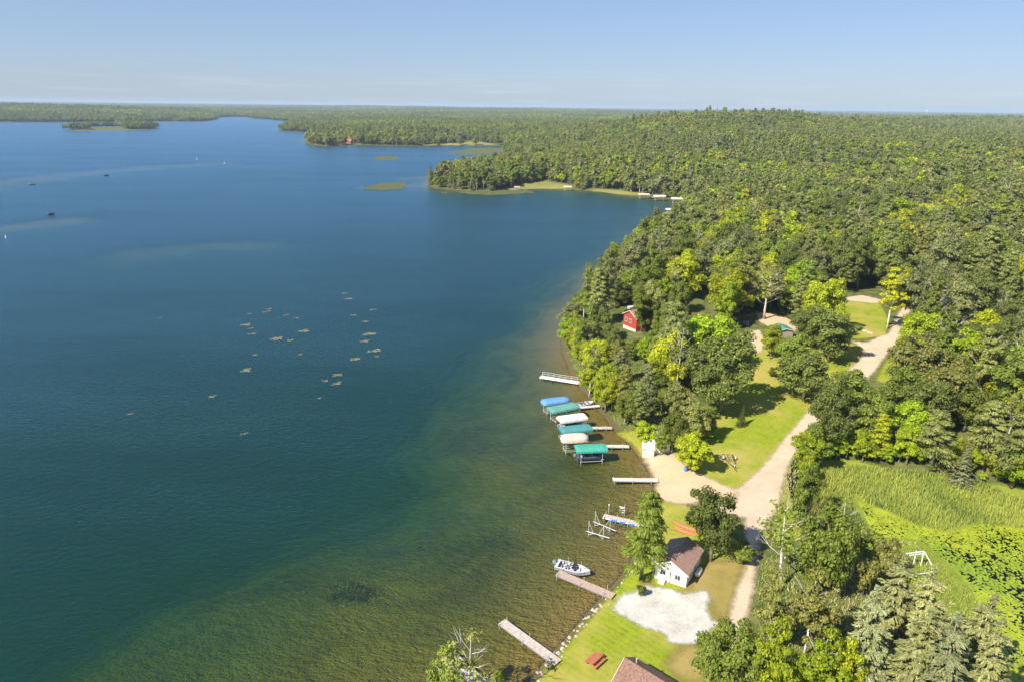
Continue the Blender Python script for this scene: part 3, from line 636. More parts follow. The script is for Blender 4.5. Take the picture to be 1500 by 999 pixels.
vis = np.array([abs(proj((x, y, z + 6))[0] - 749.5) < 800 and proj((x, y, z + 12))[1] < 1090 for x, y, z in zip(X, Y, Z)])
cnt = {}; rest = []
def pick(p, c, u, s):
    if c > .64 and u < .4 or u < .07: 
        return random.choice([('pine0', 'pine'), ('pine1', 'pine'), ('spruce0', 'spruce'), ('spruce1', 'pine')])
    if u > (.90 if p < .5 else .96): return random.choice([('snag0', 'grey'), ('snag1', 'grey')])
    if u > .82: return random.choice([('aspen0', 'olive'), ('aspen1', 'mid'), ('aspen0', 'mid')])
    f = random.choice(['oak0', 'oak1', 'oak2', 'maple0', 'maple1', 'oak0'])
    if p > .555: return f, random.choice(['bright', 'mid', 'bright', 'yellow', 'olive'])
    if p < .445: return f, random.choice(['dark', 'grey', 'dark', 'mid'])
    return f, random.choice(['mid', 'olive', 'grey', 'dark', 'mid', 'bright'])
GROUND_PTS = []
for i in range(len(X)):
    f, pal = pick(patch[i], conif[i], rng.random(), S[i]); nm = KIND[f[:3]][0]
    if S[i] == 0: f, pal = random.choice(['maple1', 'maple0', 'shrub0', 'aspen1', 'maple1', 'pine1']), random.choice(['mid', 'bright', 'olive', 'bright', 'bright', 'yellow'])
    nm = KIND[f[:3]][0]; R, H = form(f)[:2]; sc = (.72 + .5 * rng.random()) * ((.42 + .2 * rng.random()) if S[i] == 0 else .78 if S[i] < 9 else 1.0); k3 = 1.0 if f[:3] in ('oak', 'map') else .95
    if Y[i] > 400 and pal in ('yellow', 'bright') and rng.random() < .65: pal = 'mid'
    if vis[i] and cnt.get(nm, 0) < (235 if nm == 'broadleaf_tree' else 60): 
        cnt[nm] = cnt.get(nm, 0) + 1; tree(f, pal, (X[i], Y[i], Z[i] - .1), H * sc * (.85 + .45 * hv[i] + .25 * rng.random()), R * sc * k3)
    else: GROUND_PTS.append((X[i], Y[i], Z[i] - .1, f, pal, sc))

# labels: each tree by its look and its rank from the nearest landmark
LM = {n: P(a, b)[:2] for n, (a, b) in {'the red cabin': (918, 478), 'the white cabin': (985, 850), 'the lone lawn spruce': (1085, 624), 'the road fork': (1298, 482),
    'the boat trailer': (1067, 676), 'the blue-grey spruce': (1402, 706), 'the dark parked car': (1028, 424), 'the teal roof': (1149, 492), 'the white railed dock': (846, 556),
    'the mown lawn': (1262, 465), 'the lone bay lift': (984, 313), 'the largest lawn oak': (1058, 604), 'the wide yellow tree': (1432, 520), 'the round lawn oak': (1175, 584)}.items()}
RANK = ['closest', 'second closest', 'third closest', 'fourth closest', 'fifth closest', 'sixth closest', 'seventh closest', 'eighth closest']
byk = {}
for tt in TREES:
    d = {n: np.hypot(*(tt['xy'] - p)) for n, p in LM.items()}; n = min(d, key=d.get); tt['d'] = d[n]
    byk.setdefault((tt['look'], n), []).append(tt)
for (look, n), L in byk.items():
    L.sort(key=lambda q: q['d'])
    for k, tt in enumerate(L):
        if not tt['label']:
            tt['o']['label'] = f"{look[0]} {look[1]}, {RANK[k]} such to {n}" if k < len(RANK) else f"{look[0]} {look[1]} farther off than eight such from {n}"
        tt['o']['group'] = {'broadleaf_tree': 'broadleaf trees of the woods', 'pine_tree': 'pines of the woods', 'spruce_tree': 'spruces and larches', 'birch_tree': 'birches of the woods', 'bare_tree': 'half-bare trees', 'shrub': 'shrubs along the clearings'}[KIND[tt['f'][:3]][0]]

# the rest of the woods: one mass
pcol = bpy.data.collections.new('forest_kinds'); PIDX = {}
def proto(f, pal, lod):
    k = (f, pal, lod)
    if k not in PIDX:
        R, H, V, F, v, tr = form(f, lod); bm_ = BIRCH if f.startswith('aspen') else DEAD if f.startswith('snag') else BARK
        tv = np.array(tr.V); tf = [[i + len(V) for i in q] for q in tr.F]
        me = npmesh('tree', np.vstack([V, tv]), list(F) + tf, [LEAF[pal], bm_], [0] * len(F) + [1] * len(tf), attrs={'v': ('FACE', 'FLOAT', np.concatenate([v, np.ones(len(tf))]))})
        i = len(PIDX); o = bpy.data.objects.new('tree_%03d' % i, me); pcol.objects.link(o); PIDX[k] = i
    return PIDX[k]
def clump(pal, pal2, seed):                                         # a handful of far crowns together
    k = ('clump', pal, seed)
    if k not in PIDX:
        VV = []; vv = []; mi = []
        for j in range(8):
            f = random.choice(['oak0', 'maple0', 'oak2', 'maple1', 'spruce0' if seed % 2 else 'aspen1', 'pine1']); R, H, V, F, v, tr = form(f, 2)
            sel = rng.permutation(len(F))[:int(len(F) * .55)]; q = V.reshape(-1, 4, 3)[sel]; c = q.mean(1, keepdims=True); q = c + (q - c) * 1.45
            a = 2.4 * j; rr = 9.5 * math.sqrt((j + .3) / 8); q = q * np.array([.75, .75, .8 + .35 * rng.random()]) + np.array([cos(a) * rr, sin(a) * rr, 0]); VV.append(q.reshape(-1, 3)); vv.append(v[sel] * (.75 + .5 * rng.random())); mi += [int(j % 3 == 0)] * len(sel)
        V = np.vstack(VV); i = len(PIDX)
        me = npmesh('trees', V, np.arange(len(V)).reshape(-1, 4), [LEAF[pal], LEAF[pal2]], mi, attrs={'v': ('FACE', 'FLOAT', np.concatenate(vv))})
        o = bpy.data.objects.new('tree_%03d' % i, me); pcol.objects.link(o); PIDX[k] = i
    return PIDX[k]
pts = []; idx = []; rot = []; scl = []
def put(x, y, z, i, s, h): pts.append((x, y, z)); idx.append(i); rot.append((0, 0, rng.random() * 6.28)); scl.append((s, s, h))
for x, y, z, f, pal, sc in GROUND_PTS:
    put(x, y, z, proto(f, pal, 1 if y < 420 else 2), sc, sc * (.9 + .35 * rng.random()))
for y0, y1, sp in ((700, 1050, 7.6), (1050, 1500, 10)):
    X, Y, Z, S = candidates(y0, y1, sp); pa = fbm(X, Y, 60, 2); co = fbm(X + 900, Y, 110, 2); st_ = fbm(X - 400, Y, 150, 3)
    for i in range(len(X)):
        f, pal = pick(pa[i], co[i], rng.random(), S[i]); pal = ('mid' if rng.random() < .7 else 'bright') if pal in ('yellow', 'bright') else pal
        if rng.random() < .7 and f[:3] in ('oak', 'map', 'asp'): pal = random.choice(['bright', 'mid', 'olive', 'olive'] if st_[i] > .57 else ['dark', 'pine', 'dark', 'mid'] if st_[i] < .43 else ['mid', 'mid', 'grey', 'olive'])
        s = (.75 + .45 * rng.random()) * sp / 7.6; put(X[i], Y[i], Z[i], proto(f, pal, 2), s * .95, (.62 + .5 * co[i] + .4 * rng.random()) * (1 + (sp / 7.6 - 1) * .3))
CP = [('pine', 'dark'), ('dark', 'mid'), ('mid', 'dark'), ('grey', 'mid'), ('mid', 'olive'), ('olive', 'mid'), ('olive', 'grey'), ('bright', 'mid')]
for y0, y1, sp in ((1500, 2500, 16), (2500, 4500, 27), (4500, 8000, 48), (8000, 20000, 100)):
    X, Y, Z, S = candidates(y0, y1, sp); pa = fbm(X, Y, 190 if y0 < 4000 else 600, 3)
    for i in range(len(X)):
        k = int(np.clip((pa[i] - .5) * 24 + 3.8 + rng.normal() * .9, 0, 7)); a, b = CP[k]
        put(X[i], Y[i], Z[i], clump(a, b, k), sp / 16 * (.95 + .3 * rng.random()), (.85 + .35 * rng.random()) * (1 + (sp / 16 - 1) * .06))
me = npmesh('woodland', pts, np.zeros((0, 3), np.int32), []) if False else bpy.data.meshes.new('woodland')
me.vertices.add(len(pts)); me.vertices.foreach_set('co', np.array(pts, np.float32).ravel())
for n, ty, arr in (('idx', 'INT', np.array(idx, np.int32)), ('rot', 'FLOAT_VECTOR', np.array(rot, np.float32)), ('scl', 'FLOAT_VECTOR', np.array(scl, np.float32))):
    a = me.attributes.new(n, ty, 'POINT'); a.data.foreach_set('vector' if ty == 'FLOAT_VECTOR' else 'value', arr.ravel())
wood = bpy.data.objects.new('woodland', me); COL.objects.link(wood)
tag(wood, 'mixed green woodland covering the shores, hills and far land around the lake', 'woodland', kind='stuff')
ng = bpy.data.node_groups.new('scatter', 'GeometryNodeTree')
ng.interface.new_socket('Geometry', in_out='INPUT', socket_type='NodeSocketGeometry'); ng.interface.new_socket('Geometry', in_out='OUTPUT', socket_type='NodeSocketGeometry')
N_ = ng.nodes.new; gi = N_('NodeGroupInput'); go = N_('NodeGroupOutput'); ci = N_('GeometryNodeCollectionInfo'); ip = N_('GeometryNodeInstanceOnPoints')
ci.inputs['Collection'].default_value = pcol; ci.inputs['Separate Children'].default_value = True; ci.inputs['Reset Children'].default_value = True; ip.inputs['Pick Instance'].default_value = True
L_ = ng.links.new; L_(gi.outputs[0], ip.inputs['Points']); L_(ci.outputs[0], ip.inputs['Instance']); L_(ip.outputs[0], go.inputs[0])
for n, ty, so_ in (('idx', 'INT', 'Instance Index'), ('rot', 'FLOAT_VECTOR', 'Rotation'), ('scl', 'FLOAT_VECTOR', 'Scale')):
    na = N_('GeometryNodeInputNamedAttribute'); na.data_type = ty; na.inputs[0].default_value = n; L_(na.outputs[0], ip.inputs[so_])
md = wood.modifiers.new('scatter', 'NODES'); md.node_group = ng
for tt in TREES:
    if max(float(sdist(np.array([tt['xy'][0]]), np.array([tt['xy'][1]]), q)[0]) for q in ROAD + BEACH) > 0: print('ON ROAD', tt['o'].name, tt['label'], tt['f'], proj((*tt['xy'], .5))[:2])
print('TREES', len(TREES), cnt, 'STUFF', len(pts), 'PROTOS', len(PIDX))
#OBJBEGIN
# ------------------------------------------------------------------ materials of the built things
M = dict(
 white=mat('white_paint', (.78, .78, .76), .5, .06, 3), roof=mat('brown_shingles', (.29, .175, .135), .9, .3, 5, bump=.5, col2=(.36, .225, .18)), roofdark=mat('dark_brown_shingles', (.165, .09, .068), .9, .35, 5, bump=.6, col2=(.23, .135, .105)), roofpale=mat('pale_roofing', (.60, .57, .52), .8, .15, 2),
 red=mat('red_siding', (.36, .055, .028), .7, .12, 3), glass=mat('dark_glass', (.05, .06, .06), .12, .3, 1, spec=.6), trim=mat('white_trim', (.80, .80, .78), .5, .05, 3),
 grey=mat('grey_metal', (.45, .46, .47), .4, .12, 3, metal=.7), galv=mat('galvanised_steel', (.60, .61, .60), .45, .15, 3, metal=.35), dark=mat('dark_rubber', (.03, .03, .032), .8, .2, 3),
 wood=mat('weathered_planks', (.42, .36, .31), .9, .3, 2.2, bump=.5, col2=(.56, .48, .42), stretch=(4, .6, 1)), brownwood=mat('pink_brown_planks', (.44, .33, .27), .9, .25, 2, bump=.5, stretch=(4, .6, 1)),
 palewood=mat('pale_planks', (.60, .55, .48), .9, .2, 2, stretch=(4, .6, 1)), pole=mat('grey_pole_wood', (.36, .31, .26), .9, .25, 2), blue=mat('blue_canvas', (.10, .27, .62), .75, .12, 1.2), green=mat('green_canvas', (.05, .24, .19), .75, .15, 1.2),
 teal=mat('teal_canvas', (.035, .20, .20), .75, .15, 1.2), emerald=mat('emerald_canvas', (.04, .30, .21), .75, .15, 1.2), wcanvas=mat('white_canvas', (.78, .76, .73), .75, .06, 1.2), beige=mat('beige_canvas', (.70, .58, .44), .75, .1, 1.2),
 bluepad=mat('blue_plastic', (.05, .20, .60), .5, .1, 2), hull=mat('boat_gelcoat', (.50, .51, .54), .3, .2, 2), hulldark=mat('boat_dark_trim', (.10, .11, .16), .4, .2, 2), floor=mat('boat_carpet', (.36, .33, .33), .9, .2, 4), seat=mat('boat_vinyl', (.62, .58, .55), .6, .1, 4),
 seatdark=mat('boat_dark_vinyl', (.08, .08, .10), .6, .2, 4), tred=mat('red_brown_stain', (.42, .13, .075), .8, .2, 3, bump=.3), canoe=mat('orange_red_plastic', (.62, .14, .06), .5, .12, 2), tankw=mat('tank_white', (.80, .80, .78), .4, .05, 2),
 rock=mat('shore_stone', (.42, .36, .29), .95, .3, 3, bump=.5), palerock=mat('pale_stone', (.50, .47, .41), .95, .15, 3, bump=.4), carpaint=mat('dark_blue_paint', (.025, .03, .05), .25, .1, 2, spec=.6), tealroof=mat('teal_sheet_metal', (.06, .26, .20), .5, .15, 2),
 concrete=mat('pale_concrete', (.55, .52, .50), .9, .12, 2), greenroof=mat('green_shingles', (.06, .16, .10), .8, .2, 3), redroof=mat('red_roofing', (.30, .12, .10), .8, .15, 2), skin=mat('skin', (.45, .26, .18), .6, .05, 5), shirt=mat('dark_red_cloth', (.30, .05, .05), .9, .1, 5), weed=mat('floating_weed', (.15, .145, .095), .9, .35, 3), darkweed=mat('sunken_weed', (.15, .12, .05), .9, .4, 3))

def canvas(name, col):
    m, t = nodes(name); g = G(t); v = g.obj(); x = g.n('ShaderNodeSeparateXYZ', {0: v}).outputs[0]
    seam = g.ramp(g.math('ABSOLUTE', g.math('SUBTRACT', g.math('FRACT', g.math('MULTIPLY', x, .85)), .5)), .46, .5); st = g.noise(1.1, 5, .7, v)
    c = g.mix(g.ramp(st, .35, .7), c4(tuple(q * .82 for q in col)), c4(tuple(min(1, q * 1.12) for q in col))); c = g.mix(g.math('MULTIPLY', seam, .35), c, c4(tuple(q * .55 for q in col)))
    b = g.n('ShaderNodeBump', {'Height': g.math('ADD', g.noise(1.6, 3, .6, v), g.math('MULTIPLY', seam, -.5)), 'Strength': .6, 'Distance': .12}).outputs[0]
    g.out(g.n('ShaderNodeBsdfPrincipled', {'Base Color': c, 'Roughness': .8, 'Normal': b, 'Specular IOR Level': .2}).outputs[0]); return m
for k_, c_ in dict(blue=(.12, .28, .58), green=(.12, .31, .25), teal=(.07, .25, .26), emerald=(.06, .34, .25), wcanvas=(.70, .67, .64), beige=(.62, .51, .40)).items(): M[k_] = canvas(k_ + '_canvas_cover', c_)
def window(par, x, z, wd, ht, y, axis='y', out=-1, glass='glass'):
    """window whose face lies on the wall plane; frame > pane"""
    f = MB(); t_ = .06; o0, o1 = sorted((y, y + out * .05))
    def bx(b, a0, z0, a1, z1, p0, p1): b.box(a0, p0, z0, a1, p1, z1) if axis == 'y' else b.box(p0, a0, z0, p1, a1, z1)
    bx(f, x - wd / 2 - t_, z - t_, x + wd / 2 + t_, z, o0, o1); bx(f, x - wd / 2 - t_, z + ht, x + wd / 2 + t_, z + ht + t_, o0, o1)
    bx(f, x - wd / 2 - t_, z, x - wd / 2, z + ht, o0, o1); bx(f, x + wd / 2, z, x + wd / 2 + t_, z + ht, o0, o1); bx(f, x - .02, z, x + .02, z + ht, o0, o1)
    fo = f.build('window', M['trim'], par); q0, q1 = sorted((y + out * .004, y + out * .025)); p_ = MB()
    bx(p_, x - wd / 2, z, x - .02, z + ht, q0, q1); bx(p_, x + .02, z, x + wd / 2, z + ht, q0, q1); p_.build('pane', M[glass], fo)
def house(name, label, cat, loc, rz, Wd, Ln, eave, apex, wall='white', roof='roof', wins=(), over=.3, door=None, group=None):
    """gable front on local y=0 facing -y, house runs back along +y"""
    o = thing(name, label, cat, loc, rz, group); a = Wd / 2
    sec = lambda y: [(-a, y, -.4), (a, y, -.4), (a, y, eave), (0, y, apex), (-a, y, eave)]
    MB().loft([sec(0), sec(Ln)]).build('wall', M[wall], o)
    k = (apex - eave) / a; e = a + over; ze = eave - over * k; b = MB(); th = .10
    for s in (-1, 1):
        b.loft([[(0, y, apex + .012), (s * e, y, ze + .012), (s * e, y, ze + th), (0, y, apex + th + .015)] for y in (-over, Ln + over)])
    ro = b.build('roof', M[roof], o)
    b = MB()
    for s in (-1, 1):
        for y0, y1 in ((-over - .03, -over - .003), (Ln + over + .003, Ln + over + .03)): b.loft([[(0, y, apex - .05), (s * (e + .02), y, ze - .05), (s * (e + .02), y, ze + th + .0), (0, y, apex + th + .0)] for y in (y0, y1)])
    b.build('bargeboard', M['trim'], o)
    for (side, x, z, wd, ht) in wins:
        if side == 'f': window(o, x, z, wd, ht, 0, 'y', -1)
        elif side == 'r': window(o, x, z, wd, ht, a, 'x', 1)
        else: window(o, x, z, wd, ht, -a, 'x', -1)
    if door:
        side, x = door; b = MB()
        if side == 'f': b.box(x - .45, -.05, 0, x + .45, -.004, 2.0)
        else: b.box(a + .004, x - .45, 0, a + .05, x + .45, 2.0)
        d = b.build('door', M['trim'], o); b = MB()
        if side == 'f': b.box(x + .3, -.11, .95, x + .36, -.052, 1.02)
        else: b.box(a + .052, x + .3, .95, a + .11, x + .36, 1.02)
        b.build('handle', M['grey'], d)
    return o, ro
def pipe_on(ro, x, y, z0, h, r=.07, name='vent_pipe', m='galv'):
    MB().tube([(x, y, z0), (x, y, z0 + h)], r, 8).tube([(x, y, z0 + h), (x, y, z0 + h + .1)], r * 1.6, 8).build(name, M[m], ro)

# white cabin
a, b_ = P0(958.6, 843.5, 1.05), P0(1003.6, 860.3, 1.05); rz = ang(a, b_); mid = (a + b_) / 2; zg = float(height(mid[0], mid[1]))
cab, cro = house('cabin', 'small white cabin with a brown gable roof above the white sand patch', 'cabin', (mid[0], mid[1], zg), rz, 4.7, 6.6, 2.45, 3.75, wins=(('f', -1.15, 1.0, .75, .8), ('f', 1.05, .95, .75, .8), ('r', 1.6, 1.2, .6, .6), ('r', 3.6, 1.2, .7, .6)), over=.28)
MB().tube([(-.02, -.06, .1), (-.02, -.06, 2.6)], .04, 6).build('conduit', M['dark'], cab)
b = MB()
for z in (.75, 1.1, 1.45): b.tube([(.33, -.004, z), (.33, -.08, z)], .07, 8)
b.build('wall_vent', M['grey'], cab)
pipe_on(cro, -.7, 4.0, 3.2, .5)
def local(o, x, y, z=0): return Vector(o.location) + Matrix.Rotation(o.rotation_euler.z, 3, 'Z') @ Vector((x, y, z))
o = thing('wooden_step', 'white box step against the front wall of the white cabin', 'step', local(cab, -1.05, -.55, 0), rz)
MB().box(-.45, -.42, -.05, .45, .42, .28).box(-.45, -.02, .28, .45, .42, .5).build('tread', M['white'], o); MB().box(-.40, -.46, 0, .40, -.422, .2).build('riser', M['trim'], o)
o = thing('satellite_dish', 'white dish on a mast at the lake corner of the white cabin', 'satellite dish', local(cab, -2.65, .2, 0), rz)
MB().tube([(0, 0, 0), (0, 0, 2.7)], .035, 8).build('mast', M['galv'], o)
S_ = [[(rr * cos(t_), -.12 - q, 2.85 + rr * sin(t_)) for t_ in np.linspace(0, 2 * pi, 20)[:-1]] for rr, q in ((.03, -.06), (.22, -.04), (.36, .0), (.42, .06), (.40, .075), (.2, -.0), (.03, -.02))]
MB().loft(S_).build('dish', M['white'], o, True); MB().tube([(0, -.1, 2.5), (0, -.55, 2.75)], .02, 6).box(-.05, -.62, 2.7, .05, -.52, 2.82).build('feed_arm', M['grey'], o)
o = thing('propane_tank', 'white propane tank lying along the shaded wall of the white cabin', 'tank', local(cab, 2.95, 3.9, 0), rz)
pr = [(-.95, .02), (-.93, .2), (-.85, .32), (-.72, .38), (.72, .38), (.85, .32), (.93, .2), (.95, .02)]
MB().loft([[(r_ * cos(t_), y_, .62 + r_ * sin(t_)) for t_ in np.linspace(0, 2 * pi, 17)[:-1]] for y_, r_ in pr]).build('shell', M['tankw'], o, True)
MB().tube([(0, 0, .98), (0, 0, 1.14)], .13, 10).build('valve_dome', M['grey'], o)
for y_ in (-.5, .5): MB().box(-.3, y_ - .08, -.05, .3, y_ + .08, .3).build('leg', M['concrete'], o)

# house at the lower edge: only its roof shows
eR, eL = P0(930.7, 962, 3.9), P0(896.7, 996.7, 3.9); far_ = P0(992, 999, 3.9); d_ = far_ - eR; rzh = atan2(d_[1], d_[0]) - pi / 2; mid = (eR + eL) / 2; wd = float(np.linalg.norm((eR - eL)[:2])) ; n_ = np.array([cos(rzh), sin(rzh)])
wd = abs(float((eR - eL)[:2] @ n_)); zg = float(height(mid[0], mid[1]))
hs, hro = house('house', 'brown shingled house at the lower edge near the red picnic table', 'house', (mid[0] + .3 * cos(rzh + pi / 2), mid[1] + .3 * sin(rzh + pi / 2), zg), rzh, wd - .7, 11, 3.9 - zg + .1, 3.9 - zg + 1.55, wins=(('f', 0, 1.2, 1.2, 1.0), ('l', 3, 1.1, 1.2, 1.0), ('r', 4, 1.1, 1.0, 1.0)), over=.4, roof='roofdark')
pipe_on(hro, -.35, 1.0, 3.9 - zg + 1.3, .7)
o = thing('window_cooler', 'white box unit under the lawn-side eave of the brown shingled house', 'air conditioner', local(hs, (wd - .7) / 2 + .28, 2.2, 3.9 - zg - .5), rzh)
MB().box(-.26, -.5, 0, .5, .5, .5).build('case', M['white'], o); MB().box(.502, -.42, .06, .53, .42, .44).build('grille', M['grey'], o)

# red cabin on the headland
p = P(912, 480); q_ = P(931, 487); rz = ang(p, q_); mid = (p + q_) / 2; zg = float(height(mid[0], mid[1]))
rc, rro = house('cabin', 'red cabin with white windows and a brown roof among the headland trees', 'cabin', (mid[0], mid[1], zg), rz, 6.0, 7.5, 4.4, 6.0, 'red', 'roof', (('f', -1.8, 2.3, .9, 1.1), ('f', .2, 2.3, .9, 1.1), ('r', 2, 2, .9, 1.1)), .4)
MB().box(-.3, 3.2, 5.2, .3, 3.8, 6.9).build('chimney', M['concrete'], rro); MB().box(-2.9, -.06, -.3, 2.9, -.004, .9).build('plinth', M['concrete'], rc)
# pale slab behind it
p = P(931, 452); MB().box(-1.8, -2.5, -.6, 1.8, 2.5, .25).build('concrete_pad', M['concrete'], None, False, tuple(p), .3); tag(bpy.data.objects['concrete_pad'], kind='structure')

# sheds by the beach
p = P(948, 668); o, ro = house('shed', 'low shed with a flat pale roof on the water side of the beach', 'shed', tuple(P(948.5, 670)), ang(P(939.5, 671), P(957, 670)), 2.3, 3.4, 1.9, 2.02, 'palewood', 'roofpale', (), .15, ('f', .2))
p = P(969, 664); o, ro = house('shed', 'white shed with a pale sloping roof half hidden by trees behind the flat-roofed shed', 'shed', tuple(p), ang(P(962, 666), P(978, 664)), 3.0, 4.6, 2.2, 3.1, 'white', 'roofpale', (('f', .6, 1, .6, .7),), .2, ('f', -.7))
p = P(1004, 690); o = thing('barrel', 'blue and white barrel under the bright beach maple', 'barrel', p)
MB().loft([[(r_ * cos(t_), r_ * sin(t_), z_) for t_ in np.linspace(0, 2 * pi, 15)[:-1]] for z_, r_ in ((0, .3), (.08, .33), (.45, .36), (.85, .33), (.93, .3))]).build('drum', M['bluepad'], o, True); MB().tube([(0, 0, .932), (0, 0, 1.0)], .31, 14).build('lid', M['white'], o)

# picnic table
p = P(871.5, 970.5); a, b_ = P(860.5, 979.5), P(879.5, 962.5); o = thing('picnic_table', 'red-brown picnic table on the lawn by the brown shingled house', 'picnic table', p, ang(a, b_))
b = MB()
for k in range(5): b.box(-1.15, -.38 + k * .155, .72, 1.15, -.38 + k * .155 + .14, .76)
b.build('table_top', M['tred'], o)
for s in (-1, 1):
    b = MB(); b.box(-1.15, s * .72 - .14, .43, 1.15, s * .72 - .005, .47); b.box(-1.15, s * .72 + .005, .43, 1.15, s * .72 + .14, .47); b.build('bench', M['tred'], o)
for s in (-1, 1):
    b = MB()
    for q in (-1, 1): b.tube([(s * .8, q * .75, -.02), (s * .8, q * .22, .72)], .05, 4)
    b.box(s * .8 - .03, -.84, .38, s * .8 + .03, .84, .43); b.build('leg', M['tred'], o)

# canoes behind the white cabin
def canoe(label, p, rz, L):
    o = thing('canoe', label, 'canoe', p, rz, 'red canoes behind the white cabin'); S_ = []
    for t_ in np.linspace(-1, 1, 15):
        wv = .42 * (1 - abs(t_) ** 2.2) + .015; up = .12 * abs(t_) ** 3
        S_.append([(t_ * L / 2, wv * cos(q), .02 + (.40 * (1 - .25 * abs(t_) ** 4)) * sin(q) ** .8 - up * .3) for q in np.linspace(0, pi, 9)])
    MB().loft(S_).build('hull', M['canoe'], o, True); MB().tube([(t_ * L / 2, 0, .425 - .1 * abs(t_) ** 4 - .036 * abs(t_) ** 3) for t_ in np.linspace(-.92, .92, 9)], .02, 5).build('keel', M['tred'], o)
canoe('orange-red upturned canoe, farther of the two behind the white cabin', P(1003, 772), ang(P(992, 770), P(1012, 776)), 4.6)
canoe('orange-red upturned canoe, nearer to the roof of the white cabin', P(1006, 780), ang(P(994, 777), P(1012, 781)), 4.4)

# boat trailer
a, b_ = P(1067, 673), P(1076.5, 692); rz = ang(a, b_); L = float(np.linalg.norm((b_ - a)[:2])); o = thing('boat_trailer', 'empty dark boat trailer with a pointed tongue on the big lawn', 'trailer', a, rz)
b = MB()
for s in (-1, 1): b.tube([(-1.3, s * .95, .5), (.6, s * .95, .5), (L * .72, s * .12, .48)], .06, 6)
b.tube([(L * .6, 0, .48), (L, 0, .45)], .06, 6)
for x_ in (-1.2, 0, 1.0): b.tube([(x_, -.9, .5), (x_, .9, .5)], .05, 6)
b.build('frame', M['dark'], o)
for s in (-1, 1): MB().tube([(-1.2, s * .5, .68), (1.2, s * .42, .66)], .06, 6).build('bunk', M['pole'], o)
for s in (-1, 1):
    wh = MB().tube([(0, s * 1.05, .33), (0, s * 1.27, .33)], .33, 14).build('wheel', M['dark'], o); MB().tube([(0, s * 1.272, .33), (0, s * 1.29, .33)], .17, 10).build('rim', M['galv'], wh)
    MB().loft([[(.46 * cos(t_), y_, .36 + .46 * sin(t_)) for t_ in np.linspace(.2, pi - .2, 8)] + [(.42 * cos(t_), y_, .36 + .42 * sin(t_)) for t_ in np.linspace(pi - .2, .2, 8)] for y_ in sorted((s * 1.0, s * 1.3))]).build('mudguard', M['galv'], o)
MB().tube([(L * .8, 0, .5), (L * .8, 0, .95)], .04, 6).box(L * .8 - .1, -.12, .92, L * .8 + .1, .12, 1.08).build('winch', M['white'], o)
MB().tube([(L * .92, .12, -.02), (L * .92, .12, .75)], .035, 6).build('jack', M['galv'], o)

# ------------------------------------------------------------------ docks
def dock(label, A, B, wd, m='wood', zt=.55, posts=3, ptop=.35, mm='grey', pads=None, rail=0):
    A = np.array(A[:2]); B = np.array(B[:2]); L = float(np.linalg.norm(B - A)); o = thing('dock', label, 'dock', (A[0], A[1], 0), ang(A, B), 'docks along the shore')
    n = int(L / .16); b = MB(); k = L / n
    for i in range(n): b.box(i * k, -wd / 2, zt - .04, i * k + k - .018, wd / 2, zt + .012 * random.random())
    b.build('deck', M[m], o); b = MB()
    for s in (-1, 1): b.box(.0, s * wd / 2 - .05, zt - .2, L, s * wd / 2 + .03, zt - .045)
    b.build('side_beam', M[mm], o)
    for i in range(posts):
        x_ = .25 + (L - 1.6) * i / max(1, posts - 1)
        for s in (-1, 1):
            y_ = s * (wd / 2 + .075); w_ = local(o, x_, y_); zb = float(height(w_.x, w_.y)) - .2
            MB().tube([(x_, y_, zb), (x_, y_, zt + ptop * (.7 + .6 * random.random()))], .04, 6).build('post', M['galv'], o)
    if pads:
        for x_ in pads: MB().box(x_ - .45, -wd / 2 - .14, zt - .3, x_ + .45, -wd / 2 - .035, zt + .02).build('bumper', M['bluepad'], o)
    if rail:
        b = MB(); y_ = rail * (wd / 2 - .03)
        for x_ in np.linspace(.3, L - .6, 7): b.tube([(x_, y_, zt), (x_, y_, zt + 1.0)], .03, 5)
        for z_ in (.5, 1.0): b.tube([(.3, y_, zt + z_), (L - .6, y_, zt + z_)], .03, 5)
        b.build('railing', M['white'], o)
    return o
dock('long weathered plank dock reaching the lawn by the picnic table', W(734.5, 910, .5), W(817.5, 967.5, .8), 1.3)
d5 = dock('brown plank dock with the fishing boat tied to it', W(816.5, 838.5, .5), W(898.5, 871.4, .7), 1.35, 'brownwood', posts=3, ptop=.7)
dock('narrow grey dock with blue bumpers beside the empty lift frames', W(883.5, 755, .5), W(950, 769, .6), 1.15, 'wood', posts=4, pads=(2.0, 3.4, 5.0), mm='white')
dock('pale straight dock running from the beach with no boat on it', W(897, 702, .5), W(963.5, 702.3, .6), 1.15, 'palewood', posts=3, ptop=.3)
dock('short plank dock behind the emerald canopy lift', W(878, 653, .5), W(921, 653, .6), 1.05, 'palewood', posts=3)
dock('short plank dock between the teal canopy and the wooded bank', W(858, 626.5, .5), W(896, 625.8, .6), 1.05, 'wood', posts=3)
dock('pale dock partly under the branches behind the green canopy', W(846, 597, .5), W(878, 593, .7), 1.0, 'palewood', posts=2)
dock('white dock with a railing standing alone below the headland', W(791, 551.5, .6), W(848, 559.5, .8), 1.5, 'wcanvas', .7, 4, .4, 'white', rail=1)
dock('grey dock under the bare-topped birch at the lower edge', W(657, 957, .5), W(716, 1010, .7), 1.5, 'wood', posts=3)

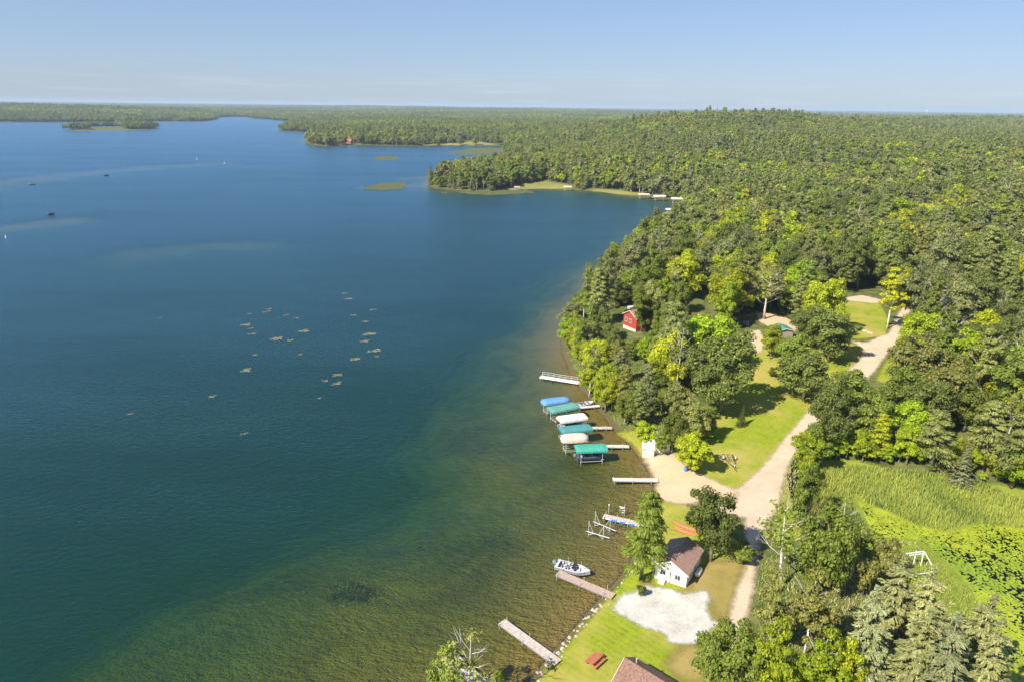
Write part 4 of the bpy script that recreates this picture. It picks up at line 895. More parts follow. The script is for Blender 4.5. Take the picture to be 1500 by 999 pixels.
# ------------------------------------------------------------------ boat lifts and boats
def hull_secs(L, B_, D, n=13, bow=.42):
    S_ = []
    for t_ in np.linspace(0, 1, n):
        wv = B_ / 2 * (1 if t_ < 1 - bow else max(.02, (1 - ((t_ - 1 + bow) / bow) ** 2.1))); kz = -.28 * (1 - max(0, (t_ - .55) / .45) ** 2); rise = .22 * max(0, (t_ - .5) / .5) ** 2
        S_.append([(t_ * L, -wv, D + rise), (t_ * L, -wv * .86, .08 + rise * .6), (t_ * L, 0, kz + rise * .6), (t_ * L, wv * .86, .08 + rise * .6), (t_ * L, wv, D + rise)])
    return S_
def boat(label, p, rz, L=5.2, B_=2.0, D=.55, hull='hull', windshield=True, seats=True, motor=True, group=None, cat='boat', name='motorboat'):
    o = thing(name, label, cat, p, rz, group); S_ = hull_secs(L, B_, D)
    b = MB(); b.loft(S_, closed=False, cap=False); b.add(S_[0], [[0, 1, 2, 3, 4]])
    b.build('hull', M[hull], o)
    inn = lambda q, k: (q[0], q[1] * k, q[2])
    b = MB()                                                        # gunwale and fore deck
    for s in (0, 4): b.loft([[q[s], (q[s][0], q[s][1], q[s][2] + .05), (q[s][0] , q[s][1] * .82, q[s][2] + .05), (q[s][0], q[s][1] * .82, q[s][2] - .02)] for q in S_])
    i0 = 9; b.add([p_ for q in S_[i0:] for p_ in ((q[0][0], q[0][1] * .83, q[0][2] + .045), (q[4][0], q[4][1] * .83, q[4][2] + .045))], [[2 * i, 2 * i + 2, 2 * i + 3, 2 * i + 1] for i in range(len(S_) - i0 - 1)])
    b.box(.02, -B_ * .41, D - .06, .45, B_ * .41, D + .045); b.build('deck', M[hull], o)
    b = MB(); b.add([p_ for q in S_ for p_ in ((q[0][0], q[0][1] * .84, .16), (q[4][0], q[4][1] * .84, .16))], [[2 * i, 2 * i + 2, 2 * i + 3, 2 * i + 1] for i in range(len(S_) - 1)]); b.build('floor', M['floor'], o)
    b = MB()
    for s in (0, 4): b.loft([[(q[s][0], q[s][1] * 1.012, q[s][2] - .12), (q[s][0], q[s][1] * 1.02, q[s][2] - .2), (q[s][0], q[s][1] * .99, q[s][2] - .2)] for q in S_[:-1]])
    b.build('stripe', M['hulldark'], o)
    if seats:
        for x_, y_ in ((L * .25, -.42), (L * .25, .42), (L * .44, .42), (L * .44, -.42), (L * .66, 0)):
            st = MB().box(x_ - .22, y_ - .22, .18, x_ + .22, y_ + .22, .5).build('seat', M['seat'], o); MB().box(x_ - .26, y_ - .22, .502, x_ - .16, y_ + .22, .92).build('backrest', M['seatdark'], st)
    if windshield:
        MB().box(L * .52, -B_ * .38, .18, L * .56, -.1, .85).box(L * .52, .1, .18, L * .56, B_ * .38, .85).build('console', M['hull'], o)
        MB().loft([[(L * .56, y_, .852), (L * .565, y_, .852), (L * .50, y_, 1.15), (L * .495, y_, 1.15)] for y_ in (-B_ * .4, B_ * .4)]).build('windshield', M['glass'], o)
    if motor:
        mo = MB().loft([[(x_, -w_, z0), (x_, w_, z0), (x_, w_ * .8, z1), (x_, -w_ * .8, z1)] for x_, w_, z0, z1 in ((-.62, .12, .62, .85), (-.5, .2, .5, 1.02), (-.2, .2, .5, 1.05), (-.04, .14, .6, .95))]).build('outboard_motor', M['grey'], o); MB().box(-.42, -.07, -.5, -.2, .07, .499).build('shaft', M['hulldark'], mo)
    return o
a, b_ = W(814.5, 826, .4), W(864, 839.5, .4); fb = boat('silver fishing boat with open seats moored at the brown plank dock', (a[0], a[1], .05), ang(a, b_), float(np.linalg.norm((b_ - a)[:2])) + .0, 2.05, .6)
MB().tube([(4.3, .3, .75), (4.9, .55, .95)], .04, 6).box(4.8, .45, .9, 5.05, .65, 1.02).build('bow_motor', M['hulldark'], fb)
for x_ in (1.6, 3.6):
    MB().tube([(x_, 1.05, .0), (x_, 1.05, 1.35)], .03, 6).build('pole', M['galv'], fb)
def canopy_secs(L, wd, ht, rnd):
    S_ = []
    for t_ in np.linspace(0, 1, 17):
        e = abs(2 * t_ - 1); k = (1 - e ** rnd) ** (1 / 2.2) if e < 1 else .0; k = max(k, .30 if rnd < 14 else .78)
        S_.append([(t_ * L, wd / 2 * (k if rnd < 14 else max(k, .96)) * np.sign(cos(q)) * abs(cos(q)) ** .6, .0 + ht * k * sin(q) ** .75) for q in np.linspace(0, pi, 11)])
    return S_
def lift(label, A, B, wd, m, ht=.75, rnd=8, z=2.6, boat_label=None, group='canopied boat lifts', hull='hull', b_rz=0, ns=17):
    A = np.array(A[:2]); B = np.array(B[:2]); L = float(np.linalg.norm(B - A)); o = thing('boat_lift', label, 'boat lift', (A[0], A[1], 0), ang(A, B), group)
    S_ = canopy_secs(L, wd, ht, rnd); sk_ = [[(x_, y_, z + z_) for x_, y_, z_ in q] for q in S_]; b = MB().loft(sk_, closed=False, cap=False); b.add(sk_[0], [list(range(11))]); b.add(sk_[-1], [list(range(11))])
    for s in (0, 10): b.loft([[(q[s][0], q[s][1], q[s][2]), (q[s][0], q[s][1] * 1.0, q[s][2] - .22)] for q in sk_], closed=False, cap=False)
    b.build('canopy', M[m], o, True)
    for x_ in (L * .16, L * .84):
        for s in (-1, 1):
            y_ = s * wd * .42; w_ = local(o, x_, y_); MB().tube([(x_, y_, float(height(w_.x, w_.y)) - .2), (x_, y_, z + .15)], .055, 6).build('post', M['galv'], o)
    b = MB()
    for s in (-1, 1): b.tube([(L * .03, s * wd * .46, z - .05), (L * .97, s * wd * .46, z - .05)], .04, 6); b.tube([(L * .16, s * wd * .42, .45), (L * .84, s * wd * .42, .45)], .05, 6)
    for x_ in (L * .16, L * .84): b.tube([(x_, -wd * .42, .25), (x_, wd * .42, .25)], .06, 6)
    for x_ in np.linspace(L * .1, L * .9, 5): b.tube([(x_, -wd * .46, z - .05), (x_, 0, z + ht * .8), (x_, wd * .46, z - .05)], .025, 5)
    b.build('frame', M['galv'], o)
    for s in (-1, 1): MB().tube([(L * .08, s * .45, .36), (L * .92, s * .45, .36)], .07, 6).build('bunk', M['pole'], o)
    if boat_label: boat(boat_label, tuple(local(o, .35, 0, .62)), o.rotation_euler.z, L * .9, 2.05, .6, hull, True, True, True, 'boats under the canopies')
    return o
lift('boat lift under a bright blue rounded canopy, farthest of the row', W(792, 588.5, 2.9), W(834, 583.5, 2.9), 2.8, 'blue', .65, 6)
lift('boat lift under a sea-green canopy beside the bright blue one', W(803.8, 600.5, 2.9), W(844.5, 592.5, 2.9), 3.0, 'green', .62, 30)
lift('boat lift under a white canopy in the middle of the row', W(817.5, 614, 2.9), W(857, 608.5, 2.9), 2.8, 'wcanvas', .7, 20, boat_label='white boat hanging under the white canopy')
lift('boat lift under a dark teal canopy beside the white one', W(819.6, 629.5, 2.9), W(865, 624.5, 2.9), 2.9, 'teal', .62, 14, boat_label='white boat hanging under the dark teal canopy')
lift('boat lift under a rounded beige canopy', W(820.5, 642, 2.9), W(861.5, 639.5, 2.9), 2.9, 'beige', .95, 5)
lift('boat lift under an emerald canopy, nearest of the row', W(842, 656, 2.9), W(888, 654, 2.9), 2.9, 'emerald', .6, 30, boat_label='dark-sided boat hanging under the emerald canopy', hull='hulldark')
a, b_ = W(846, 594, .4), W(868, 590, .4); boat('white runabout moored behind the sea-green canopy at the bank', (a[0], a[1], .05), ang(a, b_), 4.2, 1.8, .6)
# empty lift frames
def lift_frame(label, pts, top, name='lift_frame'):
    c_ = [W(*p_) for p_ in pts]; o = thing(name, label, 'boat lift', (c_[0][0], c_[0][1], 0), 0, 'empty lift frames'); L_ = [c - c_[0] for c in c_]
    for q in L_: w_ = q + c_[0]; MB().tube([(q[0], q[1], min(0, float(height(w_[0], w_[1]))) - .2), (q[0], q[1], top)], .06, 6).tube([(q[0], q[1], top), (q[0], q[1], top + .12)], .09, 6).build('post', M['galv'], o)
    v = lambda q, z_: (q[0], q[1], z_)
    for i, j in ((0, 1), (2, 3)):
        m0 = L_[i] * .66 + L_[j] * .34; m1 = L_[i] * .34 + L_[j] * .66; b = MB()
        b.tube([v(L_[i], top * .95), v(m0, .55), v(m1, .55), v(L_[j], top * .95)], .045, 6); b.tube([v(m0, .55), v(L_[i], .0)], .04, 6); b.tube([v(m1, .55), v(L_[j], .0)], .04, 6)
        ex = (L_[j] - L_[i]) * .35; b.tube([v(L_[i] - ex * .4, .62), v(L_[j] + ex * 1.2, .5)], .05, 6); b.build('cradle_beam', M['galv'], o)
    return o
lift_frame('empty steel boat lift frame without a canopy in the shallows', [(861.5, 783), (883, 789), (871, 769), (892.7, 777.6)], 2.5)
p = W(911, 753); o = thing('hoist_wheel', 'small steel hoist with a big hand wheel behind the blue-bumpered dock', 'hoist', (p[0], p[1], 0), -.3, 'empty lift frames')
MB().ring((0, -.12, .85), .45, .035).build('wheel', M['galv'], o); b = MB().tube([(.35, 0, -1.2), (.35, 0, 2.0)], .06, 6).tube([(0, -.12, .85), (.35, 0, .85)], .05, 6).tube([(.35, 0, 1.4), (-.6, .2, 1.3)], .05, 6).tube([(0, -.1, .42), (0, -.1, 1.28)], .02, 5).tube([(-.43, -.1, .85), (.43, -.1, .85)], .02, 5); b.build('stand', M['galv'], o)
p = W(891, 751); o = thing('mooring_post', 'lone steel post standing behind the blue-bumpered dock', 'post', (p[0], p[1], 0)); MB().tube([(0, 0, -1.2), (0, 0, 1.5)], .06, 8).build('pipe', M['galv'], o); MB().tube([(0, 0, 1.5), (0, 0, 1.75)], .10, 8).build('cap', M['white'], o)
# white lift frame left in the lily pads
p = P(1332, 828); o = thing('lift_frame', 'white square lift frame left standing at the lily pads', 'boat lift', p, ang(P(1314, 814), P(1352, 812)), 'empty lift frames')
b = MB()
for x_, y_ in ((-2.1, 0), (2.0, 0)):
    MB().tube([(x_, y_, -.4), (x_, y_, 2.3)], .08, 6).build('post', M['white'], o); MB().tube([(x_, -2.3, -.4), (x_, -2.3, .9)], .07, 6).build('post', M['white'], o)
    b.tube([(x_, 0, 2.3), (x_, -2.3, .9)], .07, 6)
b.tube([(-2.1, 0, 2.3), (2.0, 0, 2.3)], .09, 6).tube([(-2.1, 0, 1.9), (2.0, 0, 1.9)], .07, 6).tube([(.6, 0, 2.6), (.6, 0, -.3)], .07, 6).tube([(-2.1, -2.3, .3), (2, -2.3, .3)], .06, 6); b.build('beam', M['white'], o)

# poles, cars, roofs in the woods
for px, py, ty, lab in ((1067, 481, 458, 'plain wooden pole between the two bright maples'), (853, 492, 463, 'grey wooden pole at the lake edge of the headland')):
    p = P(px, py); h_ = solve_h(p, ty); o = thing('wooden_pole', lab, 'pole', p); MB().tube([(0, 0, -.5), (0, 0, h_ + 2)], [.2, .14], 8).build('shaft', M['palewood'], o); MB().tube([(0, 0, h_ + 2), (0, 0, h_ + 2.08)], .17, 8).build('cap', M['galv'], o)
def car(label, p, rz, tall=0):
    o = thing('parked_car', label, 'car', p, rz, 'cars parked in the woods')
    prof = [(-2.25, .95), (-2.3, .6), (-2.2, .3), (2.2, .3), (2.28, .6), (2.1, .88), (1.0, 1.0)]
    MB().loft([[(x_, y_ * k, z_) for x_, z_ in prof] for y_, k in ((-.9, .94), (-.86, 1), (.86, 1), (.9, .94))]).build('body', M['carpaint'], o)
    r_ = 1.5 + tall; MB().loft([[(-2.1, y_, .96), (-1.7 - .2 * tall, y_ * .86, r_ - .04), (.1, y_ * .86, r_ - .04), (.95, y_, 1.0)] for y_ in (-.84, .84)]).build('window', M['glass'], o)
    MB().box(-1.75 - .2 * tall, -.72, r_ - .035, .12, .72, r_ + .02).build('roof', M['carpaint'], o)
    for x_ in (-1.4, 1.4):
        for s in (-1, 1): wh = MB().tube([(x_, s * .72, .33), (x_, s * .94, .33)], .34, 14).build('wheel', M['dark'], o); MB().tube([(x_, s * .942, .33), (x_, s * .955, .33)], .2, 10).build('rim', M['galv'], wh)
    for s in (-1, 1): MB().box(2.262, s * .65 - .18, .58, 2.30, s * .65 + .18, .74).build('headlight', M['white'], o)
car('dark blue parked car by the sandy gap above the bright maple', P(1029, 424), .5)
car('dark tall parked car in the shade beside the wooden pole', P(1092, 476), 1.2, .25)
p = P(1149, 496); house('shelter', 'open-sided shelter with a teal roof beside the sandy clearing', 'shelter', tuple(p), .12, 4.6, 4.6, 2.3, 2.9, 'pole', 'tealroof', (), .35)
for i, (px, py) in enumerate(((1256, 482), (1260, 484), (1264, 485.5), (1268, 486), (1272, 488), (1276, 489))):
    p = P(px, py); b = MB(); u = np.array([[cos(a_) * .5 * (.8 + .4 * random.random()), sin(a_) * .35 * (.8 + .4 * random.random())] for a_ in np.linspace(0, 2 * pi, 9)[:-1]])
    b.loft([[(x_ * k, y_ * k, z_) for x_, y_ in u] for z_, k in ((-.1, .9), (.12, 1.05), (.34, .85), (.46, .45))]); q = b.build('boulder', M['palerock'], None, False, tuple(p), random.random()); tag(q, 'pale boulder in the row at the foot of the mown lawn', 'boulder', 'pale boulders on the mown lawn')
# shore stones
STONES = []
for k in range(4):
    b = MB(); u = [(cos(a_) * (.75 + .5 * random.random()), sin(a_) * (.6 + .5 * random.random())) for a_ in np.linspace(0, 2 * pi, 8)[:-1]]
    b.loft([[(x_ * q * .45 + (random.random() - .5) * .08, y_ * q * .45, z_) for x_, y_ in u] for z_, q in ((-.12, .8), (.05, 1.05), (.2, .95), (.32, .5))]); STONES.append(npmesh('stone', b.V, b.F, [M['rock'] if k else M['palerock']]))
sp_ = [W(*q) for q in SHORE[2:14]]; n = 0
for i in range(len(sp_) - 1):
    d_ = sp_[i + 1] - sp_[i]; L = float(np.linalg.norm(d_)); 
    for t_ in np.arange(0, 1, .42 / L):
        if random.random() < (.9 if i < 6 else .4):
            q = sp_[i] + d_ * t_ + np.array([random.gauss(.15, .28), random.gauss(0, .28), 0]); o = bpy.data.objects.new('shore_stone', STONES[n % 4]); COL.objects.link(o); s = .28 + .5 * random.random() ** 2
            o.location = (q[0], q[1], max(float(height(q[0], q[1])), -.1)); o.scale = (s, s, s * .9); o.rotation_euler.z = random.random() * 6; n += 1
            tag(o, 'small tan stone in the loose line of stones along the lawn shore', 'stone', 'stones edging the lawn shore')

# ------------------------------------------------------------------ the far bay and the lake
def far_lift(label, px, py, m, L=7, wd=3.2): a = W(px, py); lift(label, (a[0] - L / 2, a[1]), (a[0] + L / 2, a[1]), wd, m, .8, 20, 2.9, None, 'boat lifts in the far bay')
far_lift('tan canopied lift at the shore left of the white bay lifts', 942, 291, 'beige', 9, 4); far_lift('white canopied lift with dark openings in the bay', 965, 293.5, 'wcanvas', 9, 4.5)
far_lift('white canopied lift just below the green-roofed cabin', 991, 297.5, 'wcanvas', 9, 4); far_lift('white canopied lift with a long dock alone in the bay', 983, 314, 'wcanvas', 8, 3.5)
a = W(976, 317.5); dock('white dock below the lone bay lift', a, a + [12, -.5, 0], 1.6, 'wcanvas', posts=4, mm='white')
a = W(950, 291); dock('pale dock between the tan lift and the white bay lifts', a, a + [8, 6, 0], 2, 'palewood', posts=3)
a = W(985, 300.5); dock('long pale dock at the head of the bay', a, a + [11, 1, 0], 2, 'palewood', posts=3)
house('cabin', 'small white cabin with a green roof at the head of the bay', 'cabin', tuple(P(1005, 291.5)), 0.1, 6, 8, 2.6, 4.2, 'white', 'greenroof', (('f', 1, 1, 1, 1),))
p = P(1006, 291.5)
house('house', 'house with a red roof at the shore of the farthest wooded point', 'house', tuple(P(515, 211)), pi / 2 - .1, 11, 16, 4, 8, 'tred', 'redroof', (('l', 4, 1.2, 1.5, 1.3), ('l', 9, 1.2, 1.5, 1.3)))
house('house', 'brown house among the trees of the farthest wooded point', 'house', tuple(P(552, 209.5)), pi / 2, 9, 13, 4, 7, 'tred', 'roof', (('l', 4, 1.2, 1.5, 1.3),))
house('house', 'pale-roofed house in the trees behind the near wooded point', 'house', tuple(P(735, 236)), pi / 2, 8, 14, 4, 6, 'white', 'roofpale', ())
def lake_boat(label, px, py, L=5, hull='hull', rz=0, ws=True): a = W(px, py); return boat(label, (a[0], a[1], .05), rz, L, 2.1, .65, hull, ws, True, True, 'boats out on the lake')
lake_boat('white pontoon-side boat at the grassy shore of the near point', 748, 280, 9, 'hull', .1); far_lift('brown-topped lift at the shore below the near point woods', 757, 280, 'brownwood', 5)
far_lift('pale lift at the end of the grassy shore', 831, 279.5, 'beige', 7, 4)
lake_boat('dark fishing boat with a person in dark red, nearest on the open lake', 70, 315, 3.6, 'hulldark', .9, False)
lake_boat('pale fishing boat near the sandbar at the left edge', 43, 271, 4.2, 'hull', .5, False)
lake_boat('dark little boat just below the sandbar', 152, 258, 4, 'hulldark', .6, False); lake_boat('white speedboat far off at the left edge', 22, 183.5, 14, 'hull', 0)
lake_boat('white cruiser off the distant narrows', 391, 176.5, 24, 'hull', 0); 
def person(label, p, h=1.72):
    me = bpy.data.meshes.new('person'); J = [(0, 0, .92, .15), (0, 0, 1.2, .16), (0, 0, 1.42, .15), (0, 0, 1.53, .065), (0, 0, 1.66, .11), (0, 0, 1.74, .08), (.1, 0, .88, .10), (.11, .02, .5, .075), (.11, 0, .05, .05), (-.1, 0, .88, .10), (-.11, .02, .5, .075), (-.11, 0, .05, .05), (.2, 0, 1.4, .07), (.27, .03, 1.15, .05), (.26, .14, .95, .04), (-.2, 0, 1.4, .07), (-.27, .03, 1.15, .05), (-.26, .14, .95, .04), (.11, .16, .03, .04), (-.11, .16, .03, .04)]
    E_ = [(0, 1), (1, 2), (2, 3), (3, 4), (4, 5), (0, 6), (6, 7), (7, 8), (0, 9), (9, 10), (10, 11), (2, 12), (12, 13), (13, 14), (2, 15), (15, 16), (16, 17), (8, 18), (11, 19)]
    me.from_pydata([j[:3] for j in J], E_, []); o = bpy.data.objects.new('person', me); COL.objects.link(o); sk_ = o.modifiers.new('s', 'SKIN')
    for v, j in zip(me.skin_vertices[0].data, J): v.radius = (j[3], j[3])
    me.skin_vertices[0].data[0].use_root = True; o.modifiers.new('b', 'SUBSURF').levels = 1; me.materials.append(M['shirt']); o.location = p; return tag(o, label, 'person')
a = W(70, 315); person('person in dark red standing in the dark fishing boat on the open lake', (a[0] + 1.6, a[1] + 1.2, .22))
def buoy(label, px, py, k=1.0):
    a = W(px, py); o = thing('buoy', label, 'buoy', (a[0], a[1], 0), 0, 'white marker buoys'); o.scale = (k, k, k); MB().loft([[(r_ * cos(t_), r_ * sin(t_), z_) for t_ in np.linspace(0, 2 * pi, 11)[:-1]] for z_, r_ in ((-.3, .2), (-.05, .42), (.2, .42), (.4, .2), (1.5, .14), (1.6, .05))]).build('float', M['white'], o, True); MB().tube([(0, 0, 1.0), (0, 0, 1.2)], .2, 10).build('band', M['canoe'], o)
buoy('white buoy by the tip of the farthest wooded point', 447, 196.5, 2.5); buoy('white buoy at the end of the sandbar', 288, 234, 1.2); buoy('white buoy near the left edge above the shallow patch', 8, 348.5, .9)
a = W(327, 241); o = thing('sailboat', 'tiny white sailboat beyond the end of the sandbar', 'sailboat', (a[0], a[1], 0), .3); o.scale = (.7, .7, .7); b = MB().loft(hull_secs(4.2, 1.4, .5)); b.build('hull', M['hull'], o); MB().tube([(2.2, 0, .4), (2.2, 0, 5)], .05, 6).build('mast', M['galv'], o); MB().add([(2.12, .03, .8), (.2, .03, .9), (2.12, .03, 4.9), (2.12, -.03, .8), (.2, -.03, .9), (2.12, -.03, 4.9)], [[0, 1, 2], [5, 4, 3], [0, 3, 4, 1], [1, 4, 5, 2], [2, 5, 3, 0]]).build('sail', M['wcanvas'], o)
# water tower on the horizon
a = np.array([.571 * 9000, 9000.]); o = thing('water_tower', 'tiny white water tower on the far right horizon', 'water tower', (a[0], a[1], 20)); MB().loft([[(r_ * cos(t_), r_ * sin(t_), z_) for t_ in np.linspace(0, 2 * pi, 13)[:-1]] for z_, r_ in ((0, 4), (4, 2), (34, 2), (38, 8), (44, 11), (50, 8), (53, 1))]).build('tank', M['white'], o, True)

# ------------------------------------------------------------------ weeds, reeds, lily pads
WM = [(505, 430, 10), (511, 438, 14), (545, 454, 12), (517, 462, 10), (536, 471, 14), (540, 489, 22), (534, 500, 16), (547, 514, 20), (520, 526, 16), (551, 522, 8), (393, 453, 10), (390, 457, 12), (365, 460, 7), (419, 462, 10), (434, 466, 10), (357, 476, 20), (367, 481, 9), (369, 489, 13),
      (447, 485, 22), (407, 496, 24), (424, 499, 12), (440, 519, 9), (371, 520, 11), (359, 542, 22), (495, 549, 16), (475, 558, 12), (492, 562, 18), (468, 583, 9), (311, 581, 13), (358, 635, 13), (232, 466, 8), (190, 606, 9)]
m, t = nodes('floating_weed_broken'); g = G(t); v = g.obj()
g.out(g.n('ShaderNodeBsdfPrincipled', {'Base Color': g.mix(g.noise(2.5, 4, .7, v), c4((.13, .13, .08)), c4((.27, .255, .17))), 'Roughness': .9, 'Alpha': g.ramp(g.noise(1.7, 6, .75, v), .36, .56)}).outputs[0]); M['weed'] = m
for px, py, wpx in WM:
    p = W(px, py); zc = proj(p)[2]; r_ = wpx * .5 * zc / FOC; n = 22; u_ = np.linspace(-1, 1, n + 1); GXw, GYw = np.meshgrid(u_, u_)     # one ragged sheet with holes
    ph = rng.random() * 90; cx_ = (u_[:-1] + u_[1:]) / 2; CX, CY = np.meshgrid(cx_, cx_); keep = (fbm(CX * 9 + ph * 7, CY * 9 + ph, 3.0, 3) - .34 * np.hypot(CX, CY * 1.15) ** 1.5) > .27
    best = []; seen = np.zeros_like(keep)
    for i0, j0 in zip(*np.nonzero(keep)):
        if seen[i0, j0]: continue
        stk = [(i0, j0)]; seen[i0, j0] = True; comp = []
        while stk:
            a_, b2 = stk.pop(); comp.append((a_, b2))
            for c_, d2 in ((a_ + 1, b2), (a_ - 1, b2), (a_, b2 + 1), (a_, b2 - 1)):
                if 0 <= c_ < n and 0 <= d2 < n and keep[c_, d2] and not seen[c_, d2]: seen[c_, d2] = True; stk.append((c_, d2))
        if len(comp) > len(best): best = comp
    vx = (GXw + rng.normal(size=GXw.shape) * .025) * r_; vy = (GYw + rng.normal(size=GXw.shape) * .025) * r_ * .95 + .25 * r_ * np.sin(GXw * 3); vz = .012 + .05 * rng.random(GXw.shape)
    F_ = np.array([[a_ * (n + 1) + b2, a_ * (n + 1) + b2 + 1, (a_ + 1) * (n + 1) + b2 + 1, (a_ + 1) * (n + 1) + b2] for a_, b2 in best]); uq, inv = np.unique(F_, return_inverse=True)
    o = bpy.data.objects.new('weed_mat', npmesh('weed_mat', np.stack([vx, vy, vz], -1).reshape(-1, 3)[uq], inv.reshape(-1, 4), [M['weed']])); COL.objects.link(o); o.location = p; tag(o, 'pale ragged mat of floating weed on the open lake, one of a loose scatter', 'weed mat', 'floating weed mats')
def blades(name, mask_poly, dens, h0, h1, wd, mts, kind='stuff', label=None, shrink=0.0, pale=None, lean=.25, zoff=0.0):
    V = []; mi = []; 
    for q in mask_poly:
        lo = q.min(0); hi = np.minimum(q.max(0), [150, 400]); n = int(np.prod(hi - lo) * dens); X = lo[0] + rng.random(n) * (hi[0] - lo[0]); Y = lo[1] + rng.random(n) * (hi[1] - lo[1]); k = sdist(X, Y, q) > shrink; X, Y = X[k], Y[k]; n = len(X); Z = np.maximum(height(X, Y), -.02) + zoff
        a = rng.random(n) * 6.28; h_ = h0 + (h1 - h0) * rng.random(n); dx, dy = np.cos(a) * wd / 2, np.sin(a) * wd / 2; lx, ly = rng.normal(size=n) * lean * h_, rng.normal(size=n) * lean * h_
        B0 = np.stack([X - dx, Y - dy, Z], 1); B1 = np.stack([X + dx, Y + dy, Z], 1); T1 = np.stack([X + dx * .3 + lx, Y + dy * .3 + ly, Z + h_], 1); T0 = np.stack([X - dx * .3 + lx, Y - dy * .3 + ly, Z + h_], 1)
        V.append(np.stack([B0, B1, T1, T0], 1).reshape(-1, 3)); f = fbm(X, Y, 9, 3) + .12 * rng.normal(size=n); mi.append(np.clip(((f - .3) * 2.6 * len(mts)), 0, len(mts) - 1).astype(int))
    V = np.vstack(V); o = bpy.data.objects.new(name, npmesh(name, V, np.arange(len(V)).reshape(-1, 4), mts, np.concatenate(mi))); COL.objects.link(o); return tag(o, label, kind=kind)
RD = [mat('reed_dark', (.12, .18, .035), .8, .2, 1), mat('reed_green', (.22, .29, .05), .8, .2, 1), mat('reed_yellow', (.34, .37, .06), .8, .2, 1), mat('reed_dry', (.46, .42, .22), .8, .2, 1)]
blades('cattails', MARSH, 24, .5, 1.2, .12, [RD[0], RD[1], RD[2], RD[1], RD[2], RD[1], RD[2]], label='green and straw-coloured cattails round the lily pond', lean=.16)
blades('rough_grass', [LAWN[3], wpoly([(1110, 830), (1150, 800), (1240, 790), (1300, 830), (1420, 860), (1470, 1000), (1400, 1150), (1130, 1150), (1105, 900)]), wpoly([(1262, 765), (1300, 792), (1340, 795), (1372, 820), (1402, 850), (1436, 905), (1420, 930), (1380, 870), (1330, 850), (1280, 830), (1250, 790)])], 10, .25, .7, .10, RD[1:], label='rough grass at the foot of the larches and beside the road', lean=.4)
blades('bank_growth', [wpoly([(836, 530), (850, 560), (885, 600), (925, 645), (960, 650), (1000, 600), (1040, 560), (1000, 500), (930, 500), (890, 480)])], 7.0, .2, .6, .10, [RD[0], RD[1], RD[1], RD[2]], label='low undergrowth on the wooded bank above the lifts', lean=.6)
far_reeds = [poly(q) for q in ([(530, 277), (560, 270), (592, 269), (588, 277), (560, 279)], [(588, 263), (610, 258), (627, 259), (626, 263)], [(640, 283), (720, 286), (780, 283), (770, 279), (700, 282.5)], [(655, 226), (690, 218), (735, 218), (735, 226), (700, 229)], [(536, 234), (560, 230), (582, 231), (575, 235)], [(95, 192), (140, 192.5), (195, 191.5), (230, 189), (225, 188), (140, 190)])]
V = []; 
for q in far_reeds:
    lo, hi = q.min(0), q.max(0); n = 1300; X = lo[0] + rng.random(n) * (hi[0] - lo[0]); Y = lo[1] + rng.random(n) * (hi[1] - lo[1]); k = (sdist(X, Y, q) > 0) & (fbm(X, Y, 30, 2) > .42) & (shore_sd(X, Y) < 0); X, Y = X[k], Y[k]; n = len(X)
    w_ = .5 + Y / 900; V.append(np.stack([np.stack([X - w_, Y, np.full(n, -.05)], 1), np.stack([X + w_, Y + .2, np.full(n, -.05)], 1), np.stack([X + w_ * .5, Y + .4, .5 + .5 * rng.random(n)], 1), np.stack([X - w_ * .5, Y + .2, .5 + .5 * rng.random(n)], 1)], 1).reshape(-1, 3))
V = np.vstack(V); o = bpy.data.objects.new('bulrushes', npmesh('bulrushes', V, np.arange(len(V)).reshape(-1, 4), [mat('bulrush_green', (.13, .145, .05), .8, .2, 1)])); COL.objects.link(o); tag(o, 'thin green bulrush beds standing in the shallows of the far bays', kind='stuff')
# sunken weed clump
p = W(517, 864); n = 260; t_ = rng.normal(size=(n, 2)) * .42; t_ = t_[np.hypot(t_[:, 0], t_[:, 1]) < 1]; X = p[0] + t_[:, 0] * 4.2; Y = p[1] + t_[:, 1] * 2.6; n = len(X); h_ = -.10 + .22 * rng.random(n); lx, ly = rng.normal(size=(2, n)) * .3; w_ = .05
V = np.stack([np.stack([X - w_, Y, np.full(n, -1.3)], 1), np.stack([X + w_, Y, np.full(n, -1.3)], 1), np.stack([X + lx + w_, Y + ly, h_], 1), np.stack([X + lx - w_, Y + ly, h_], 1)], 1).reshape(-1, 3)
o = bpy.data.objects.new('water_weed', npmesh('water_weed', V, np.arange(len(V)).reshape(-1, 4), [M['darkweed']])); COL.objects.link(o); tag(o, 'dark clump of water weed just breaking the surface of the green shallows', kind='stuff')
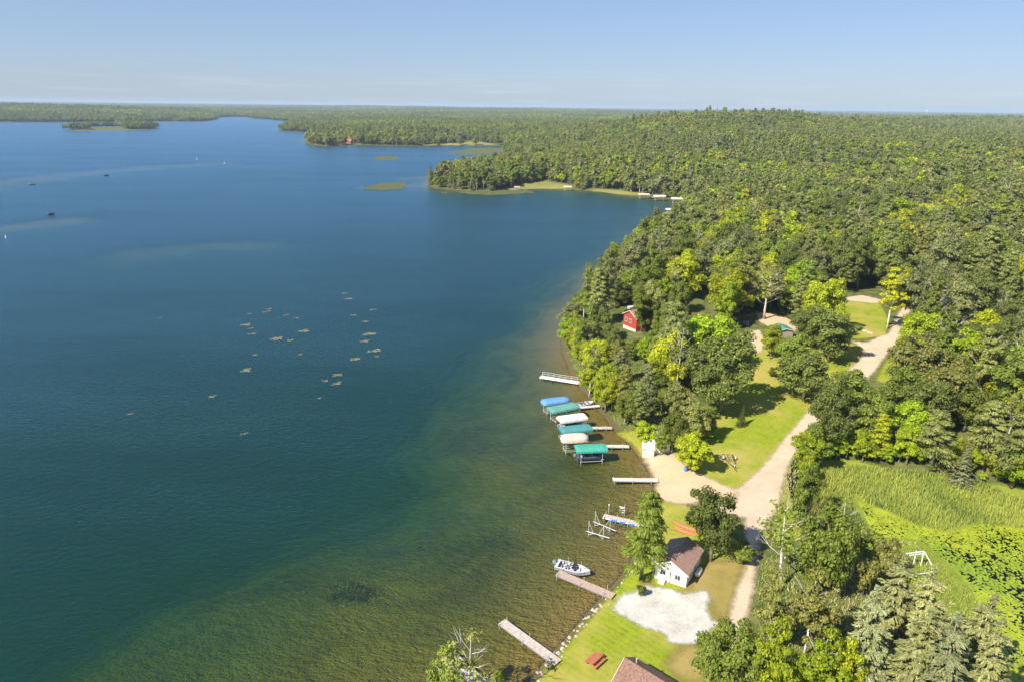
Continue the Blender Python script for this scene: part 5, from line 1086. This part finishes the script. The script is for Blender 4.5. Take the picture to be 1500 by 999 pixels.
# lily pads
LP = [mat('lily_pad_green', (.19, .27, .02), .45, .25, .5), mat('lily_pad_lime', (.28, .33, .02), .45, .25, .5), mat('lily_pad_yellow', (.29, .33, .02), .45, .25, .5)]
lo, hi = POND.min(0), np.minimum(POND.max(0), [130, 140]); n = 90000; X = lo[0] + rng.random(n) * (hi[0] - lo[0]); Y = lo[1] + rng.random(n) * (hi[1] - lo[1])
sd = sdist(X, Y, POND); dk = P0(1500, 845)[:2]; dd = np.hypot((X - dk[0]) / 9, (Y - dk[1]) / 13)
dn = fbm(X, Y, 2.0, 3) + .55 * fbm(X, Y, 14, 2) - .30 * np.exp(-dd ** 2 * 1.2) - .07 * np.exp(-((X - dk[0]) / 25) ** 2 - ((Y - dk[1] + 10) / 30) ** 2)
c1 = P0(1262, 745)[:2]; dn -= .25 * np.exp(-((X - c1[0]) / 2.2) ** 2 - ((Y - c1[1]) / 3.2) ** 2)
k = (sd > -.3) & (dn + .36 * rng.normal(size=n) > .60); X, Y = X[k], Y[k]; n = len(X); r_ = .12 + .15 * rng.random(n); a0 = rng.random(n) * 6.28
ring_ = [np.stack([X + r_ * np.cos(a0 + q), Y + r_ * .95 * np.sin(a0 + q), .036 + .012 * rng.random(n) + .02 * np.cos(a0 + q)], 1) for q in np.linspace(.2, 2 * pi - .2, 7)]; ring_.append(np.stack([X, Y, np.full(n, .04)], 1))
V = np.stack(ring_, 1).reshape(-1, 3); f = fbm(X, Y, 12, 2) + .15 * rng.normal(size=n) + .10 * np.exp(-dd[k] ** 2 / 6); o = bpy.data.objects.new('lily_pads', npmesh('lily_pads', V, np.arange(len(V)).reshape(-1, 8), LP, np.clip((f - .35) * 9, 0, 2).astype(int))); COL.objects.link(o); tag(o, 'yellow-green lily pads covering the dark pond', kind='stuff')
#OBJEND

# ------------------------------------------------------------------ air
hz, t = nodes('haze'); g = G(t)
vol = g.n('ShaderNodeVolumePrincipled', {'Color': (.62, .79, 1, 1), 'Density': 8e-5, 'Anisotropy': .0})
g.n('ShaderNodeOutputMaterial', {1: vol.outputs[0]})
hb = MB().box(-48000, -1500, -12, 48000, 30000, 92).build('haze', hz); tag(hb, 'thin pale summer haze over the far land', 'haze', kind='stuff')
